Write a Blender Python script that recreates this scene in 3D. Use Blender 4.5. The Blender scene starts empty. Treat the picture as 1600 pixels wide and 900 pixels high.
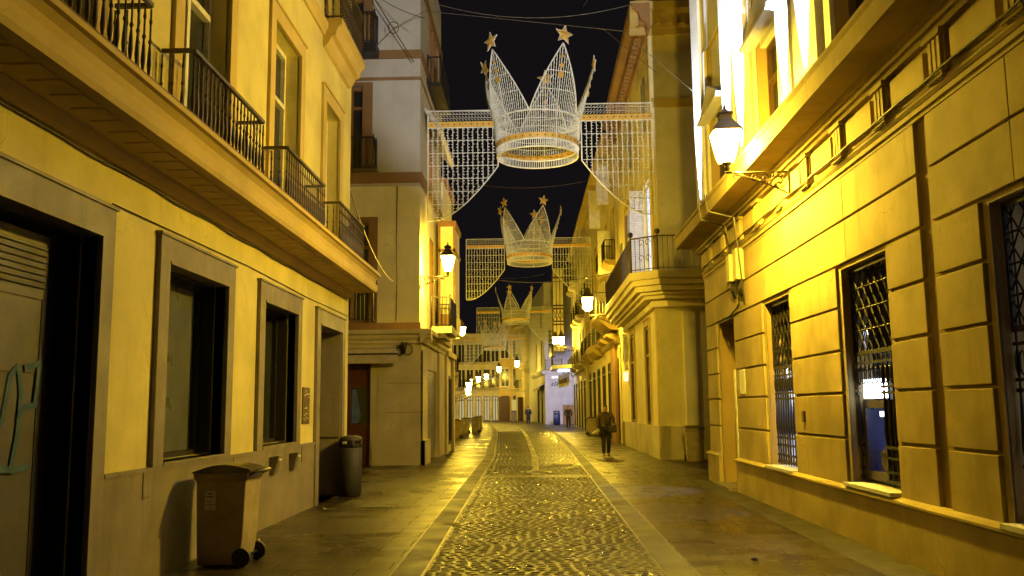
import bpy, bmesh, math, random
from mathutils import Vector, Matrix
random.seed(7)
PI=math.pi
SC=bpy.context.scene; COL=SC.collection
# ------------------------------------------------------------------ materials
def newmat(name):
    m=bpy.data.materials.new(name); m.use_nodes=True; nt=m.node_tree; nt.nodes.clear()
    o=nt.nodes.new('ShaderNodeOutputMaterial'); b=nt.nodes.new('ShaderNodeBsdfPrincipled')
    nt.links.new(b.outputs[0],o.inputs[0]); return m,nt,b
def N(nt,t,**k):
    n=nt.nodes.new(t)
    for a,v in k.items(): setattr(n,a,v)
    return n
def setin(n,**k):
    for a,v in k.items(): n.inputs[a.replace('_',' ')].default_value=v
def noise(nt,vec,scale,detail=5,rough=.55):
    n=N(nt,'ShaderNodeTexNoise'); n.inputs['Scale'].default_value=scale; n.inputs['Detail'].default_value=detail; n.inputs['Roughness'].default_value=rough
    nt.links.new(vec,n.inputs['Vector']); return n.outputs['Fac']
def mapr(nt,src,a,b,c,d):
    n=N(nt,'ShaderNodeMapRange'); nt.links.new(src,n.inputs[0])
    for i,v in enumerate((a,b,c,d)): n.inputs[i+1].default_value=v
    return n.outputs[0]
def mixc(nt,fac,a,b,mode='MIX'):
    n=N(nt,'ShaderNodeMix',data_type='RGBA',blend_type=mode)
    if hasattr(fac,'links') or not isinstance(fac,(int,float)): nt.links.new(fac,n.inputs[0])
    else: n.inputs[0].default_value=fac
    for i,v in ((6,a),(7,b)):
        if isinstance(v,tuple): n.inputs[i].default_value=(v[0],v[1],v[2],1)
        else: nt.links.new(v,n.inputs[i])
    return n.outputs[2]
def math_(nt,op,a,b=None):
    n=N(nt,'ShaderNodeMath',operation=op)
    for i,v in enumerate((a,b)):
        if v is None: continue
        if isinstance(v,(int,float)): n.inputs[i].default_value=v
        else: nt.links.new(v,n.inputs[i])
    return n.outputs[0]
def sc_vec(nt,src,s):
    n=N(nt,'ShaderNodeMapping'); n.inputs['Scale'].default_value=s; nt.links.new(src,n.inputs['Vector']); return n.outputs[0]
def bump(nt,b,h,dist=.01,st=.5):
    n=N(nt,'ShaderNodeBump'); n.inputs['Distance'].default_value=dist; n.inputs['Strength'].default_value=st
    nt.links.new(h,n.inputs['Height']); nt.links.new(n.outputs[0],b.inputs['Normal'])
def dim(c,f): return tuple(x*f for x in c)
def plaster(name,c,var=.16,rough=.85,streak=.25,bmp=.004):
    m,nt,b=newmat(name); tc=N(nt,'ShaderNodeTexCoord').outputs['Object']
    n1=noise(nt,tc,1.1,6); n2=noise(nt,tc,14,5,.65); n3=noise(nt,sc_vec(nt,tc,(5,5,.35)),1,4,.6)
    c1=mixc(nt,mapr(nt,n1,.35,.68,0,1),dim(c,1-var),dim(c,1+var*.5))
    dirt=tuple(x*y for x,y in zip(c,(.62,.58,.5)))
    c2=mixc(nt,mapr(nt,n3,.56,.78,0,streak),c1,dirt)
    c3=mixc(nt,mapr(nt,n2,.5,.8,0,.28),c2,dim(c,.72))
    n5=noise(nt,tc,.55,9,.72); c3=mixc(nt,mapr(nt,n5,.57,.63,0,.35*(streak+.4)),c3,tuple(x*y for x,y in zip(c,(.74,.70,.66))))
    vo=N(nt,'ShaderNodeTexVoronoi',feature='DISTANCE_TO_EDGE'); vo.inputs['Scale'].default_value=.8; nz=N(nt,'ShaderNodeTexNoise'); nz.inputs['Scale'].default_value=3; nz.inputs['Detail'].default_value=6
    nt.links.new(tc,nz.inputs['Vector']); va=N(nt,'ShaderNodeVectorMath',operation='MULTIPLY_ADD'); va.inputs[1].default_value=(.5,.5,.5); nt.links.new(nz.outputs['Color'],va.inputs[0]); nt.links.new(tc,va.inputs[2]); nt.links.new(va.outputs[0],vo.inputs['Vector'])
    crk=math_(nt,'MULTIPLY',mapr(nt,vo.outputs['Distance'],.0,.006,1,0),mapr(nt,n1,.5,.6,0,.5)); c3=mixc(nt,crk,c3,dim(c,.35))
    nt.links.new(c3,b.inputs['Base Color']); b.inputs['Roughness'].default_value=rough
    n4=noise(nt,tc,70,4,.6); h=math_(nt,'ADD',n2,math_(nt,'MULTIPLY',n4,.5))
    bump(nt,b,h,bmp,.6); return m
def granite(name,c,rough=.6):
    m,nt,b=newmat(name); tc=N(nt,'ShaderNodeTexCoord').outputs['Object']
    n1=noise(nt,tc,160,3,.7); n2=noise(nt,tc,1.7,6,.6); n3=noise(nt,sc_vec(nt,tc,(4,4,.5)),1.3,5,.6)
    c1=mixc(nt,mapr(nt,n1,.35,.65,0,1),dim(c,.6),dim(c,1.35))
    c2=mixc(nt,mapr(nt,n2,.4,.7,0,.55),c1,dim(c,.6))
    c3=mixc(nt,mapr(nt,n3,.55,.72,0,.5),c2,dim(c,.45))
    nt.links.new(c3,b.inputs['Base Color']); nt.links.new(mapr(nt,n2,.3,.7,rough-.15,rough+.15),b.inputs['Roughness'])
    bump(nt,b,n1,.002,.35); return m
def plain(name,c,rough=.5,metal=0,var=.2,scale=6,spec=.5):
    m,nt,b=newmat(name); tc=N(nt,'ShaderNodeTexCoord').outputs['Object']
    n1=noise(nt,tc,scale,5,.6)
    nt.links.new(mixc(nt,mapr(nt,n1,.35,.7,0,1),dim(c,1+var*.5),dim(c,1-var)),b.inputs['Base Color'])
    nt.links.new(mapr(nt,n1,.3,.7,max(.03,rough-.12),min(1,rough+.12)),b.inputs['Roughness'])
    b.inputs['Metallic'].default_value=metal; b.inputs['Specular IOR Level'].default_value=spec
    return m
def emis(name,c,st,sample=True):
    m=bpy.data.materials.new(name); m.use_nodes=True; nt=m.node_tree; nt.nodes.clear()
    o=nt.nodes.new('ShaderNodeOutputMaterial'); e=nt.nodes.new('ShaderNodeEmission'); e.inputs[0].default_value=(*c,1); e.inputs[1].default_value=st
    nt.links.new(e.outputs[0],o.inputs[0])
    if not sample: m.cycles.emission_sampling='NONE'
    return m
def lampglass(name,c,st,frac=.35):
    m=bpy.data.materials.new(name); m.use_nodes=True; nt=m.node_tree; nt.nodes.clear()
    o=nt.nodes.new('ShaderNodeOutputMaterial'); e=nt.nodes.new('ShaderNodeEmission'); e.inputs[0].default_value=(*c,1); e.inputs[1].default_value=st
    t=nt.nodes.new('ShaderNodeBsdfTransparent'); mx=nt.nodes.new('ShaderNodeMixShader'); mx.inputs[0].default_value=frac
    nt.links.new(t.outputs[0],mx.inputs[1]); nt.links.new(e.outputs[0],mx.inputs[2]); nt.links.new(mx.outputs[0],o.inputs[0])
    m.cycles.emission_sampling='NONE'; return m
def paving(name,c1,c2,mort,w,h,msize,rough,bdist,rot=0,smooth=.1,rvar=.15,offset=.5,wet=.5,domes=0.):
    m,nt,b=newmat(name); tc0=N(nt,'ShaderNodeTexCoord').outputs['Object']
    mp=N(nt,'ShaderNodeMapping'); mp.inputs['Rotation'].default_value=(0,0,rot); nt.links.new(tc0,mp.inputs['Vector'])
    wob=N(nt,'ShaderNodeTexNoise'); wob.inputs['Scale'].default_value=2.2; nt.links.new(mp.outputs[0],wob.inputs['Vector'])
    va=N(nt,'ShaderNodeVectorMath',operation='MULTIPLY_ADD'); va.inputs[1].default_value=(msize*1.6,msize*1.6,0)
    nt.links.new(wob.outputs['Color'],va.inputs[0]); nt.links.new(mp.outputs[0],va.inputs[2]); vec=va.outputs[0]
    br=N(nt,'ShaderNodeTexBrick'); br.offset=offset; nt.links.new(vec,br.inputs['Vector'])
    br.inputs['Scale'].default_value=1; br.inputs['Brick Width'].default_value=w; br.inputs['Row Height'].default_value=h
    br.inputs['Mortar Size'].default_value=msize; br.inputs['Mortar Smooth'].default_value=smooth
    br.inputs['Color1'].default_value=(0,0,0,1); br.inputs['Color2'].default_value=(1,1,1,1); br.inputs['Mortar'].default_value=(.5,.5,.5,1)
    rnd=N(nt,'ShaderNodeSeparateColor'); nt.links.new(br.outputs['Color'],rnd.inputs[0]); rnd=rnd.outputs[0]
    fac=br.outputs['Fac']
    n1=noise(nt,tc0,.6,6,.6); n2=noise(nt,tc0,30,4,.6); n0=noise(nt,tc0,3.5,5,.6)
    c=mixc(nt,rnd,c1,c2); c=mixc(nt,mapr(nt,n1,.4,.66,0,.6),c,dim(c1,.55)); c=mixc(nt,mapr(nt,n2,.5,.75,0,.4),c,dim(c1,.5))
    c=mixc(nt,mapr(nt,n0,.56,.7,0,.35),c,dim(c1,.5))
    c=mixc(nt,mapr(nt,fac,.3,1,0,1),c,mort)
    nt.links.new(c,b.inputs['Base Color'])
    r=math_(nt,'ADD',mapr(nt,n1,.35,.65,rough-rvar,rough+rvar),mapr(nt,rnd,0,1,-.06,.09))
    r=math_(nt,'ADD',r,math_(nt,'MULTIPLY',fac,.35)); r=math_(nt,'MAXIMUM',r,.1)
    nt.links.new(r,b.inputs['Roughness']); b.inputs['Specular IOR Level'].default_value=wet
    hgt=math_(nt,'SUBTRACT',math_(nt,'MULTIPLY',rnd,.35),fac)
    hgt=math_(nt,'ADD',hgt,math_(nt,'MULTIPLY',n2,.22))
    if domes: hgt=math_(nt,'ADD',hgt,math_(nt,'MULTIPLY',noise(nt,tc0,9,3,.5),domes))
    bump(nt,b,hgt,bdist,1.0); return m
M={}
M['cream']=plaster('cream_plaster',(.66,.58,.24),var=.2,streak=.4)
M['cream_trim']=plaster('ochre_trim_paint',(.54,.41,.15),streak=.35)
M['ochre_wall']=plaster('warm_yellow_plaster',(.84,.75,.42),streak=.3)
M['bank']=plaster('bank_ochre_render',(.49,.385,.165),streak=.6,var=.3)
M['bank2']=plaster('bank_ochre_render_pale',(.525,.415,.185),streak=.5,var=.3); M['bank3']=plaster('bank_ochre_render_deep',(.45,.345,.15),streak=.7,var=.32)
M['bank_dark']=plaster('bank_joint_render',(.38,.27,.11))
M['bank_white']=plaster('bank_white_stone',(.74,.72,.68),streak=.15)
M['white_wall']=plaster('off_white_plaster',(.44,.42,.40),streak=.3,var=.12)
M['cream_wall2']=plaster('cream_limewash',(.76,.70,.52),streak=.3)
M['brown_band']=plaster('brown_band_paint',(.22,.125,.05))
M['brown_stone']=plaster('reddish_brown_stone',(.34,.20,.09))
M['stone']=plaster('limestone',(.62,.55,.38),var=.22,streak=.4)
M['grey_blue_wall']=plaster('pale_grey_wall',(.55,.55,.58))
M['granite']=granite('grey_granite',(.20,.172,.15))
M['granite_dark']=granite('dark_granite',(.15,.135,.12))
M['plinth']=granite('worn_granite_plinth',(.21,.175,.14),.7)
M['iron']=plain('black_wrought_iron',(.022,.018,.018),.5,.3)
M['iron_brown']=plain('brown_wrought_iron',(.06,.042,.03),.5,.2)
M['iron_edge']=plain('rusty_edge_iron',(.12,.05,.03),.7)
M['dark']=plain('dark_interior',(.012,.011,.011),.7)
M['glass']=plain('dark_window_glass',(.03,.033,.034),.12,0,.3,2,.6)
M['greyglass']=plain('dusty_grey_glass',(.10,.105,.095),.35,0,.3,1.2,.4)
M['white_frame']=plain('white_window_paint',(.72,.70,.64),.5)
M['door_brown']=plain('dark_brown_wood',(.07,.035,.015),.55)
M['door_red']=plain('red_brown_door_paint',(.09,.016,.011),.45)
M['curtain']=plain('blue_curtain_cloth',(.10,.16,.40),.9)
M['shutter_brown']=plain('brown_shutter_paint',(.24,.12,.04),.6)
M['garage']=plain('grey_metal_door_paint',(.07,.064,.066),.5,0,.2,3)
M['graffiti']=plain('blue_spray_paint',(.035,.09,.16),.8)
M['bin_body']=plain('brown_bin_plastic',(.33,.27,.17),.5,0,.25,5)
M['bin_lid']=plain('dark_bin_plastic',(.045,.032,.02),.32,0,.2,5)
M['rubber']=plain('black_rubber',(.015,.014,.013),.6)
M['litter']=plain('dark_grey_litter_bin_metal',(.028,.025,.025),.65,0)
M['blue_bin']=plain('navy_bin_metal',(.03,.04,.10),.4,.2)
M['paper']=plain('white_sticker_paper',(.60,.56,.52),.7)
M['ink']=plain('black_print_ink',(.03,.025,.02),.7)
M['steel']=plain('brushed_steel',(.22,.20,.18),.35,.7)
M['cable']=plain('black_cable_rubber',(.03,.027,.022),.6)
M['cable_light']=plain('grey_steel_cable',(.22,.20,.18),.5,.5)
M['net']=plain('silver_light_string',(.88,.92,.96),.4,.0)
M['gold']=plain('gold_foil_band',(.80,.52,.12),.4,.1)
M['gold_dot']=plain('dark_hole_dots',(.12,.05,.01),.6)
M['tile']=plain('glazed_white_roof_tile',(.55,.50,.45),.4)
M['pale_panel']=plaster('pale_grey_panel_plaster',(.70,.66,.62),streak=.2)
M['roof']=plain('terracotta_roof_tile',(.30,.14,.07),.8)
M['skin']=plain('skin',(.42,.24,.15),.55,0,.1)
M['jacket']=plain('brown_jacket_cloth',(.085,.055,.03),.85)
M['black_cloth']=plain('black_cloth',(.018,.017,.02),.85)
M['navy_cloth']=plain('navy_cloth',(.014,.014,.035),.85)
M['pale_cloth']=plain('pale_cloth',(.55,.50,.42),.85)
M['hair']=plain('dark_hair',(.03,.015,.01),.6)
M['shoe']=plain('grey_shoe',(.20,.17,.15),.6)
M['bagm']=plain('black_leather',(.015,.013,.015),.4)
M['awning']=plain('cream_awning_cloth',(.52,.46,.34),.8)
M['pole_sign']=plain('white_sign_enamel',(.66,.66,.68),.4)
M['orange']=(1.0,.72,.095)
SOD=(1.0,.655,.04)
M['bulb_big']=emis('sodium_bulb_near',SOD,23000)
M['bulb']=emis('sodium_bulb',SOD,14000)
M['bulb_far']=emis('sodium_bulb_far',SOD,2200); M['bulb_end']=emis('sodium_bulb_end',SOD,520)
M['lglass']=lampglass('lit_lantern_glass',(1,.80,.25),40,.8)
M['lglass_far']=lampglass('lit_globe_glass',(1,.80,.25),30,.8)
M['flood']=emis('white_led_lens',(.80,.90,1.0),30,False)
M['litwhite']=emis('backlit_white_sign',(.85,.92,1.0),9)
M['litwin']=emis('lit_blind_panel',(.62,.74,1.0),2.4)
M['litwin2']=emis('lit_window_panel',(.84,.84,.88),.5)
M['shutter_white']=plain('white_louvre_shutter',(.78,.78,.80),.5)
M['litshop']=emis('lit_shop_window',(1,.80,.35),.5)
M['litatm']=emis('cash_machine_glow',(.10,.18,.75),.8)
M['litblue']=emis('bluish_sign_light',(.62,.68,1.0),5)
M['ground']=paving('distant_ground_paving',(.10,.085,.07),(.13,.11,.09),(.05,.04,.035),.6,.4,.01,.5,.004)
M['cobble']=paving('wet_granite_cobbles',(.022,.018,.013),(.045,.038,.027),(.008,.006,.004),.17,.13,.014,.36,.04,0,1.0,.07,.5,.5,.6)
M['pave']=paving('polished_pavement_slabs',(.032,.022,.0145),(.045,.032,.021),(.012,.008,.005),.62,.40,.010,.36,.003,.0,.2,.12,.5,.32,.15)
M['sett']=granite('wet_sett_granite',(.026,.019,.012),.42)
M['sett_shiny']=granite('polished_wet_sett',(.035,.027,.017),.15)
M['sett'].node_tree.nodes['Principled BSDF'].inputs['Specular IOR Level'].default_value=.13
M['kerb']=granite('kerb_band_granite',(.035,.030,.025),.6)
M['kerb_edge']=plain('pale_lit_joint',(.17,.15,.11),.4)  # pale colour paints in the lit outlines along the kerb band joints
M['channel']=paving('centre_channel_stones',(.20,.18,.14),(.30,.27,.21),(.03,.025,.02),.22,.16,.012,.24,.01,0,.8,.06,.0,.9,.4)
# ------------------------------------------------------------------ mesh builder
WL={}
def wl(o): return WL.get(o.name,Vector((0,0,0))) if o else Vector((0,0,0))
class MB:
    def __init__(s): s.v=[]; s.f=[]; s.sm=[]
    def add(s,vs,fs,smooth=False):
        k=len(s.v); s.v+= [Vector(v) for v in vs]; s.f+=[tuple(i+k for i in f) for f in fs]; s.sm+=[smooth]*len(fs)
    def box(s,a,b):
        x0,x1=sorted((a[0],b[0]));y0,y1=sorted((a[1],b[1]));z0,z1=sorted((a[2],b[2]))
        s.hexa([(x0,y0,z0),(x1,y0,z0),(x1,y1,z0),(x0,y1,z0),(x0,y0,z1),(x1,y0,z1),(x1,y1,z1),(x0,y1,z1)]); return s
    def hexa(s,p): s.add(p,[(0,3,2,1),(4,5,6,7),(0,1,5,4),(1,2,6,5),(2,3,7,6),(3,0,4,7)])
    def quad(s,*p): s.add(p,[(0,1,2,3)])
    def tube(s,pts,r,n=6,smooth=True,cap=True):
        pts=[Vector(p) for p in pts]; rr=r if isinstance(r,(list,tuple)) else [r]*len(pts); k=len(s.v); up=None
        for i,p in enumerate(pts):
            d=(pts[min(i+1,len(pts)-1)]-pts[max(i-1,0)]).normalized()
            if up is None: up=Vector((0,0,1)) if abs(d.z)<.9 else Vector((1,0,0))
            a=d.cross(up).normalized(); b=a.cross(d).normalized(); up=b
            for j in range(n):
                t=2*PI*j/n; s.v.append(p+(a*math.cos(t)+b*math.sin(t))*rr[i])
        for i in range(len(pts)-1):
            for j in range(n):
                q=(j+1)%n; s.f.append((k+i*n+j,k+i*n+q,k+(i+1)*n+q,k+(i+1)*n+j)); s.sm.append(smooth)
        if cap:
            s.f.append(tuple(k+j for j in range(n))[::-1]); s.sm.append(False)
            e=k+(len(pts)-1)*n; s.f.append(tuple(e+j for j in range(n))); s.sm.append(False)
        return s
    def lathe(s,prof,c=(0,0,0),n=16,smooth=True,a0=0):
        c=Vector(c); k=len(s.v)
        for r,z in prof:
            for j in range(n):
                t=2*PI*j/n+a0; s.v.append(c+Vector((r*math.cos(t),r*math.sin(t),z)))
        for i in range(len(prof)-1):
            for j in range(n):
                q=(j+1)%n; s.f.append((k+i*n+j,k+i*n+q,k+(i+1)*n+q,k+(i+1)*n+j)); s.sm.append(smooth)
        s.f.append(tuple(k+j for j in range(n))[::-1]); s.sm.append(False)
        e=k+(len(prof)-1)*n; s.f.append(tuple(e+j for j in range(n))); s.sm.append(False)
        return s
    def sphere(s,c,r,n=10,sz=1):
        s.lathe([(max(.001,r*math.sin(PI*i/n)),-r*sz*math.cos(PI*i/n)) for i in range(n+1)],c,n*2-4); return s
    def prism(s,prof,P0,P1):
        """profile list of points computed by P0 and P1 (functions of profile point) at both ends"""
        n=len(prof); a=[P0(p) for p in prof]; b=[P1(p) for p in prof]
        s.add(a+b,[tuple(range(n))[::-1],tuple(range(n,2*n))]+[(i,(i+1)%n,n+(i+1)%n,n+i) for i in range(n)])
        return s
    def build(s,name,mat,parent=None,bevel=0):
        me=bpy.data.meshes.new(name); o=wl(parent)
        me.from_pydata([v-o for v in s.v],[],s.f); me.polygons.foreach_set('use_smooth',s.sm)
        bm=bmesh.new(); bm.from_mesh(me); bmesh.ops.recalc_face_normals(bm,faces=bm.faces[:]); bm.to_mesh(me); bm.free()
        me.materials.append(mat); me.update()
        ob=bpy.data.objects.new(name,me); COL.objects.link(ob)
        if parent: ob.parent=parent
        WL[ob.name]=o.copy()
        if bevel:
            md=ob.modifiers.new('bevel','BEVEL'); md.width=bevel; md.segments=2; md.limit_method='ANGLE'
        return ob
def split_build(mb,name,mat,parent,bevel=0):
    # every loose piece becomes a part of its own; pieces that touch stay together
    n=len(mb.v); p=list(range(n))
    def fd(a):
        while p[a]!=a: p[a]=p[p[a]]; a=p[a]
        return a
    for f in mb.f:
        for i in f[1:]: p[fd(f[0])]=fd(i)
    isl={}
    for i in range(n): isl.setdefault(fd(i),[]).append(i)
    bb=[[min(mb.v[i][k] for i in I)-.004 for k in range(3)]+[max(mb.v[i][k] for i in I)+.004 for k in range(3)]+[I] for I in isl.values()]
    q=list(range(len(bb)))
    def fq(a):
        while q[a]!=a: a=q[a]
        return a
    for i in range(len(bb)):
        for j in range(i):
            A_,B_=bb[i],bb[j]
            if all(A_[k]<=B_[k+3] and B_[k]<=A_[k+3] for k in range(3)): q[fq(i)]=fq(j)
    g={}
    for i in range(len(bb)): g.setdefault(fq(i),[]).extend(bb[i][6])
    out=[]
    for I in g.values():
        m={o:k for k,o in enumerate(I)}; x=MB(); x.v=[mb.v[i] for i in I]
        for f,sm in zip(mb.f,mb.sm):
            if f[0] in m: x.f.append(tuple(m[i] for i in f)); x.sm.append(sm)
        out.append(x.build(name,mat,parent,bevel))
    return out[0]
MB.split=lambda s,name,mat,parent,bevel=0: split_build(s,name,mat,parent,bevel)
def tag(o,label,cat,group=None):
    o['label']=label; o['category']=cat
    if group: o['group']=group
    return o
def thing(name,label,cat,loc=(0,0,0),group=None):
    o=bpy.data.objects.new(name,None); COL.objects.link(o); o.location=loc; o.empty_display_size=.2
    WL[o.name]=Vector(loc); return tag(o,label,cat,group)
def struct(o): o['kind']='structure'; return o
def kids(o): return [c for c in COL.objects if c.parent==o]
def dup(root,loc,rotz=0,label=None,scale=1):
    def cp(o,par):
        c=o.copy(); COL.objects.link(c); c.parent=par; WL[c.name]=Vector(loc)
        for k in kidmap.get(o.name,[]): cp(k,c)
        return c
    kidmap={}
    for ob in list(COL.objects):
        if ob.parent: kidmap.setdefault(ob.parent.name,[]).append(ob)
    r=cp(root,None); r.location=loc; r.rotation_euler=(0,0,rotz); r.scale=(scale,)*3
    if label: r['label']=label
    return r
class Fr:
    """facade frame: u runs along the wall, v is height, d goes into the wall"""
    def __init__(s,O,U,Nn): s.O=Vector(O); s.U=Vector(U).normalized(); s.N=Vector(Nn).normalized()
    def P(s,u,v,d=0): return s.O+s.U*u+Vector((0,0,v))-s.N*d
    def box(s,mb,u0,u1,v0,v1,d0,d1):
        P=s.P; mb.hexa([P(u0,v0,d0),P(u1,v0,d0),P(u1,v0,d1),P(u0,v0,d1),P(u0,v1,d0),P(u1,v1,d0),P(u1,v1,d1),P(u0,v1,d1)])
    def profile(s,mb,prof,u0,u1):
        """prof: (v,d) points swept along u"""
        mb.prism(prof,lambda p:s.P(u0,p[0],p[1]),lambda p:s.P(u1,p[0],p[1]))
    def wall(s,mb,u0,u1,v0,v1,holes,depth):
        us=sorted({u0,u1}|{h[0] for h in holes}|{h[1] for h in holes}); vs=sorted({v0,v1}|{h[2] for h in holes}|{h[3] for h in holes})
        us=[u for u in us if u0<=u<=u1]; vs=[v for v in vs if v0<=v<=v1]
        for i in range(len(us)-1):
            for j in range(len(vs)-1):
                cu=(us[i]+us[i+1])/2; cv=(vs[j]+vs[j+1])/2
                if any(h[0]<cu<h[1] and h[2]<cv<h[3] for h in holes): continue
                mb.quad(s.P(us[i],vs[j]),s.P(us[i+1],vs[j]),s.P(us[i+1],vs[j+1]),s.P(us[i],vs[j+1]))
        for h in holes:
            a,b,c,d=h[:4]; dp=h[4] if len(h)>4 else depth
            mb.quad(s.P(a,c),s.P(a,d),s.P(a,d,dp),s.P(a,c,dp)); mb.quad(s.P(b,c),s.P(b,d),s.P(b,d,dp),s.P(b,c,dp))
            mb.quad(s.P(a,d),s.P(b,d),s.P(b,d,dp),s.P(a,d,dp)); mb.quad(s.P(a,c),s.P(b,c),s.P(b,c,dp),s.P(a,c,dp))
def surround(F,root,u0,u1,v0,v1,w,th,mat,name='window_surround',bottom=False):
    mb=MB()
    F.box(mb,u0-w,u0,v0 if not bottom else v0-w,v1+w,-th,.02); F.box(mb,u1,u1+w,v0 if not bottom else v0-w,v1+w,-th,.02)
    F.box(mb,u0,u1,v1,v1+w,-th,.02)
    if bottom: F.box(mb,u0,u1,v0-w,v0,-th,.02)
    # thin raised outer fillet
    F.box(mb,u0-w-.025,u1+w+.025,v1+w,v1+w+.03,-th-.03,.02)
    return mb.build(name,mat,root)
def window(F,root,u0,u1,v0,v1,dep,fm,pm,leaves=2,transom=None,fw=.06,bars=0,name='window'):
    mb=MB(); f=fw
    F.box(mb,u0,u0+f,v0,v1,dep-.05,dep+.02); F.box(mb,u1-f,u1,v0,v1,dep-.05,dep+.02)
    F.box(mb,u0+f,u1-f,v1-f,v1,dep-.05,dep+.02); F.box(mb,u0+f,u1-f,v0,v0+f*1.3,dep-.05,dep+.02)
    for k in range(1,leaves):
        c=u0+(u1-u0)*k/leaves; F.box(mb,c-f*.6,c+f*.6,v0+f*1.3,v1-f,dep-.06,dep+.02)
    if transom: F.box(mb,u0+f,u1-f,transom-f*.5,transom+f*.5,dep-.07,dep+.02)
    for k in range(bars):
        z=v0+(v1-v0)*(k+1)/(bars+1); F.box(mb,u0+f,u1-f,z-.012,z+.012,dep-.04,dep+.02)
    w=mb.build(name,fm,root)
    g=MB(); F.box(g,u0+.01,u1-.01,v0+.01,v1-.01,dep+.022,dep+.06); g.build('pane',pm,w)
    return w
BAL=[(.018,0),(.018,.03),(.010,.06),(.010,.18),(.020,.21),(.010,.24),(.011,.28),(.024,.40),(.017,.52),(.010,.60),(.021,.63),(.010,.66),(.010,.80),(.017,.83),(.010,.87),(.010,.96)]
def railing(F,root,pts,z0,h,mat,sp=.12,fine=True,posts=True,name='railing'):
    """pts: list of (u,d) polyline corners"""
    bars=MB(); top=MB()
    P=[F.P(u,0,d) for u,d in pts]
    for a,b in zip(P,P[1:]):
        L=(b-a).length; n=max(1,round(L/sp)); dr=(b-a)/n
        for i in range(n+1):
            c=a+dr*i
            if fine: bars.lathe([(r,z*h) for r,z in BAL],(c.x,c.y,z0),6)
            else: bars.tube([(c.x,c.y,z0),(c.x,c.y,z0+h)],.011,4,False)
        nrm=Vector((0,0,1)).cross((b-a).normalized())
        for zz,w,t in ((z0+h,.022,.02),(z0+.07,.012,.012)):
            p=[]
            for q in (a,b):
                for sx,sz in ((-1,-1),(1,-1),(1,1),(-1,1)): p.append(q+nrm*w*sx+Vector((0,0,zz+t*sz)))
            top.add(p,[(3,2,1,0),(4,5,6,7),(0,1,5,4),(1,2,6,5),(2,3,7,6),(3,0,4,7)])
    if posts:
        for c in P: bars.lathe([(.03,0),(.03,h),(.02,h+.03),(.035,h+.07),(.001,h+.11)],(c.x,c.y,z0),8)
    b=bars.build(name,mat,root); top.build('handrail',mat,b); return b
def bodybox(root,a,b,mat,name='rear_walls'):
    return MB().box(a,b).build(name,mat,root)
# ------------------------------------------------------------------ ground
def sheet(name,pts,z,mat):
    mb=MB(); L=[(a,y,z) for y,a,b in pts]; R=[(b,y,z) for y,a,b in pts]
    for i in range(len(pts)-1): mb.quad(L[i],R[i],R[i+1],L[i+1])
    return struct(mb.build(name,mat))
mb=MB(); mb.quad((-300,-60,-.004),(300,-60,-.004),(300,500,-.004),(-300,500,-.004)); struct(mb.build('ground',M['ground']))
edges=[(-8,-1.30,1.42),(9.5,-1.30,1.42),(22,-1.48,1.43),(31,-1.6,1.43),(38,-1.9,1.44),(52,-2.4,1.3),(67,-3.1,1.0),(88,-4.4,.0),(120,-7,-2.6)]
sheet('pavement',[(y,-14 if y>30 else -14,14) for y,a,b in edges],.0,M['pave'])
sheet('road',[(y,a,b) for y,a,b in edges],.004,M['cobble'])
# near cobbles as real domed setts, in courses across the street
mb=MB(); dull=mb; shiny=MB(); rnd=random.Random(11); y=4.0; row=0
while y<64:
    h=rnd.uniform(.095,.125); row+=1
    def lim(yy):
        for (y0,a0,b0),(y1,a1,b1) in zip(edges,edges[1:]):
            if y0<=yy<=y1: f=(yy-y0)/(y1-y0); return a0+(a1-a0)*f+.14,b0+(b1-b0)*f-.15
    xa,xb=lim(y); x=xa+rnd.uniform(0,.05); xb-=.02
    while x<xb-.05:
        w=rnd.uniform(.10,.17); x1=min(x+w,xb)
        if (y>23 and abs((x+x1)/2-(xa+xb)/2)<.09) or 21.5<y<22.4: x=x1+.01; continue
        zt=.013+rnd.uniform(0,.003); tx=rnd.uniform(-.05,.05); ty=rnd.uniform(-.05,.05); dm=rnd.uniform(.0004,.0022)
        mb=shiny if rnd.random()<.10 else dull
        k=len(mb.v); g=.006; NX=4 if y<26 else 2; NY=NX
        for j in range(NY+1):
            for i in range(NX+1):
                fx=i/NX; fy=j/NY; e=(1-(2*fx-1)**4)*(1-(2*fy-1)**4)
                px=x+g+(x1-x-2*g)*fx; py=y+g+(h-2*g)*fy
                mb.v.append(Vector((px,py,-.002+(zt+dm*(1-(2*fx-1)**2*.5-(2*fy-1)**2*.5)+tx*(fx-.5)*.045+ty*(fy-.5)*.045)*min(1,e*3))))
        for j in range(NY):
            for i in range(NX): q=k+j*(NX+1)+i; mb.f.append((q,q+1,q+NX+2,q+NX+1)); mb.sm.append(True)
        x=x1
    y+=h
struct(dull.build('road_setts',M['sett'])); struct(shiny.build('polished_setts',M['sett_shiny']))
def strip(off,w,side,name,z,mat,ymax=400,ymin=-100):
    e=[(y,(a if side<0 else b)) for y,a,b in edges if ymin<=y<=ymax]
    return sheet(name,[(y,x+off,x+off+w) for y,x in e],z,mat)
strip(-.19,.34,-1,'kerb_joint_left',.010,M['kerb_edge']); strip(-.18,.34,1,'kerb_joint_right',.010,M['kerb_edge']); strip(-.17,.30,-1,'kerb_band_left',.016,M['kerb']); strip(-.16,.30,1,'kerb_band_right',.016,M['kerb'])
sheet('drain_channel',[(y,(a+b)/2-.09,(a+b)/2+.09) for y,a,b in [(22.8,-1.48,1.43)]+edges[3:]],.014,M['channel'])
sheet('cross_band',[(21.6,-1.3,1.3),(22.3,-1.3,1.3)],.020,M['cobble'])
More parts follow.
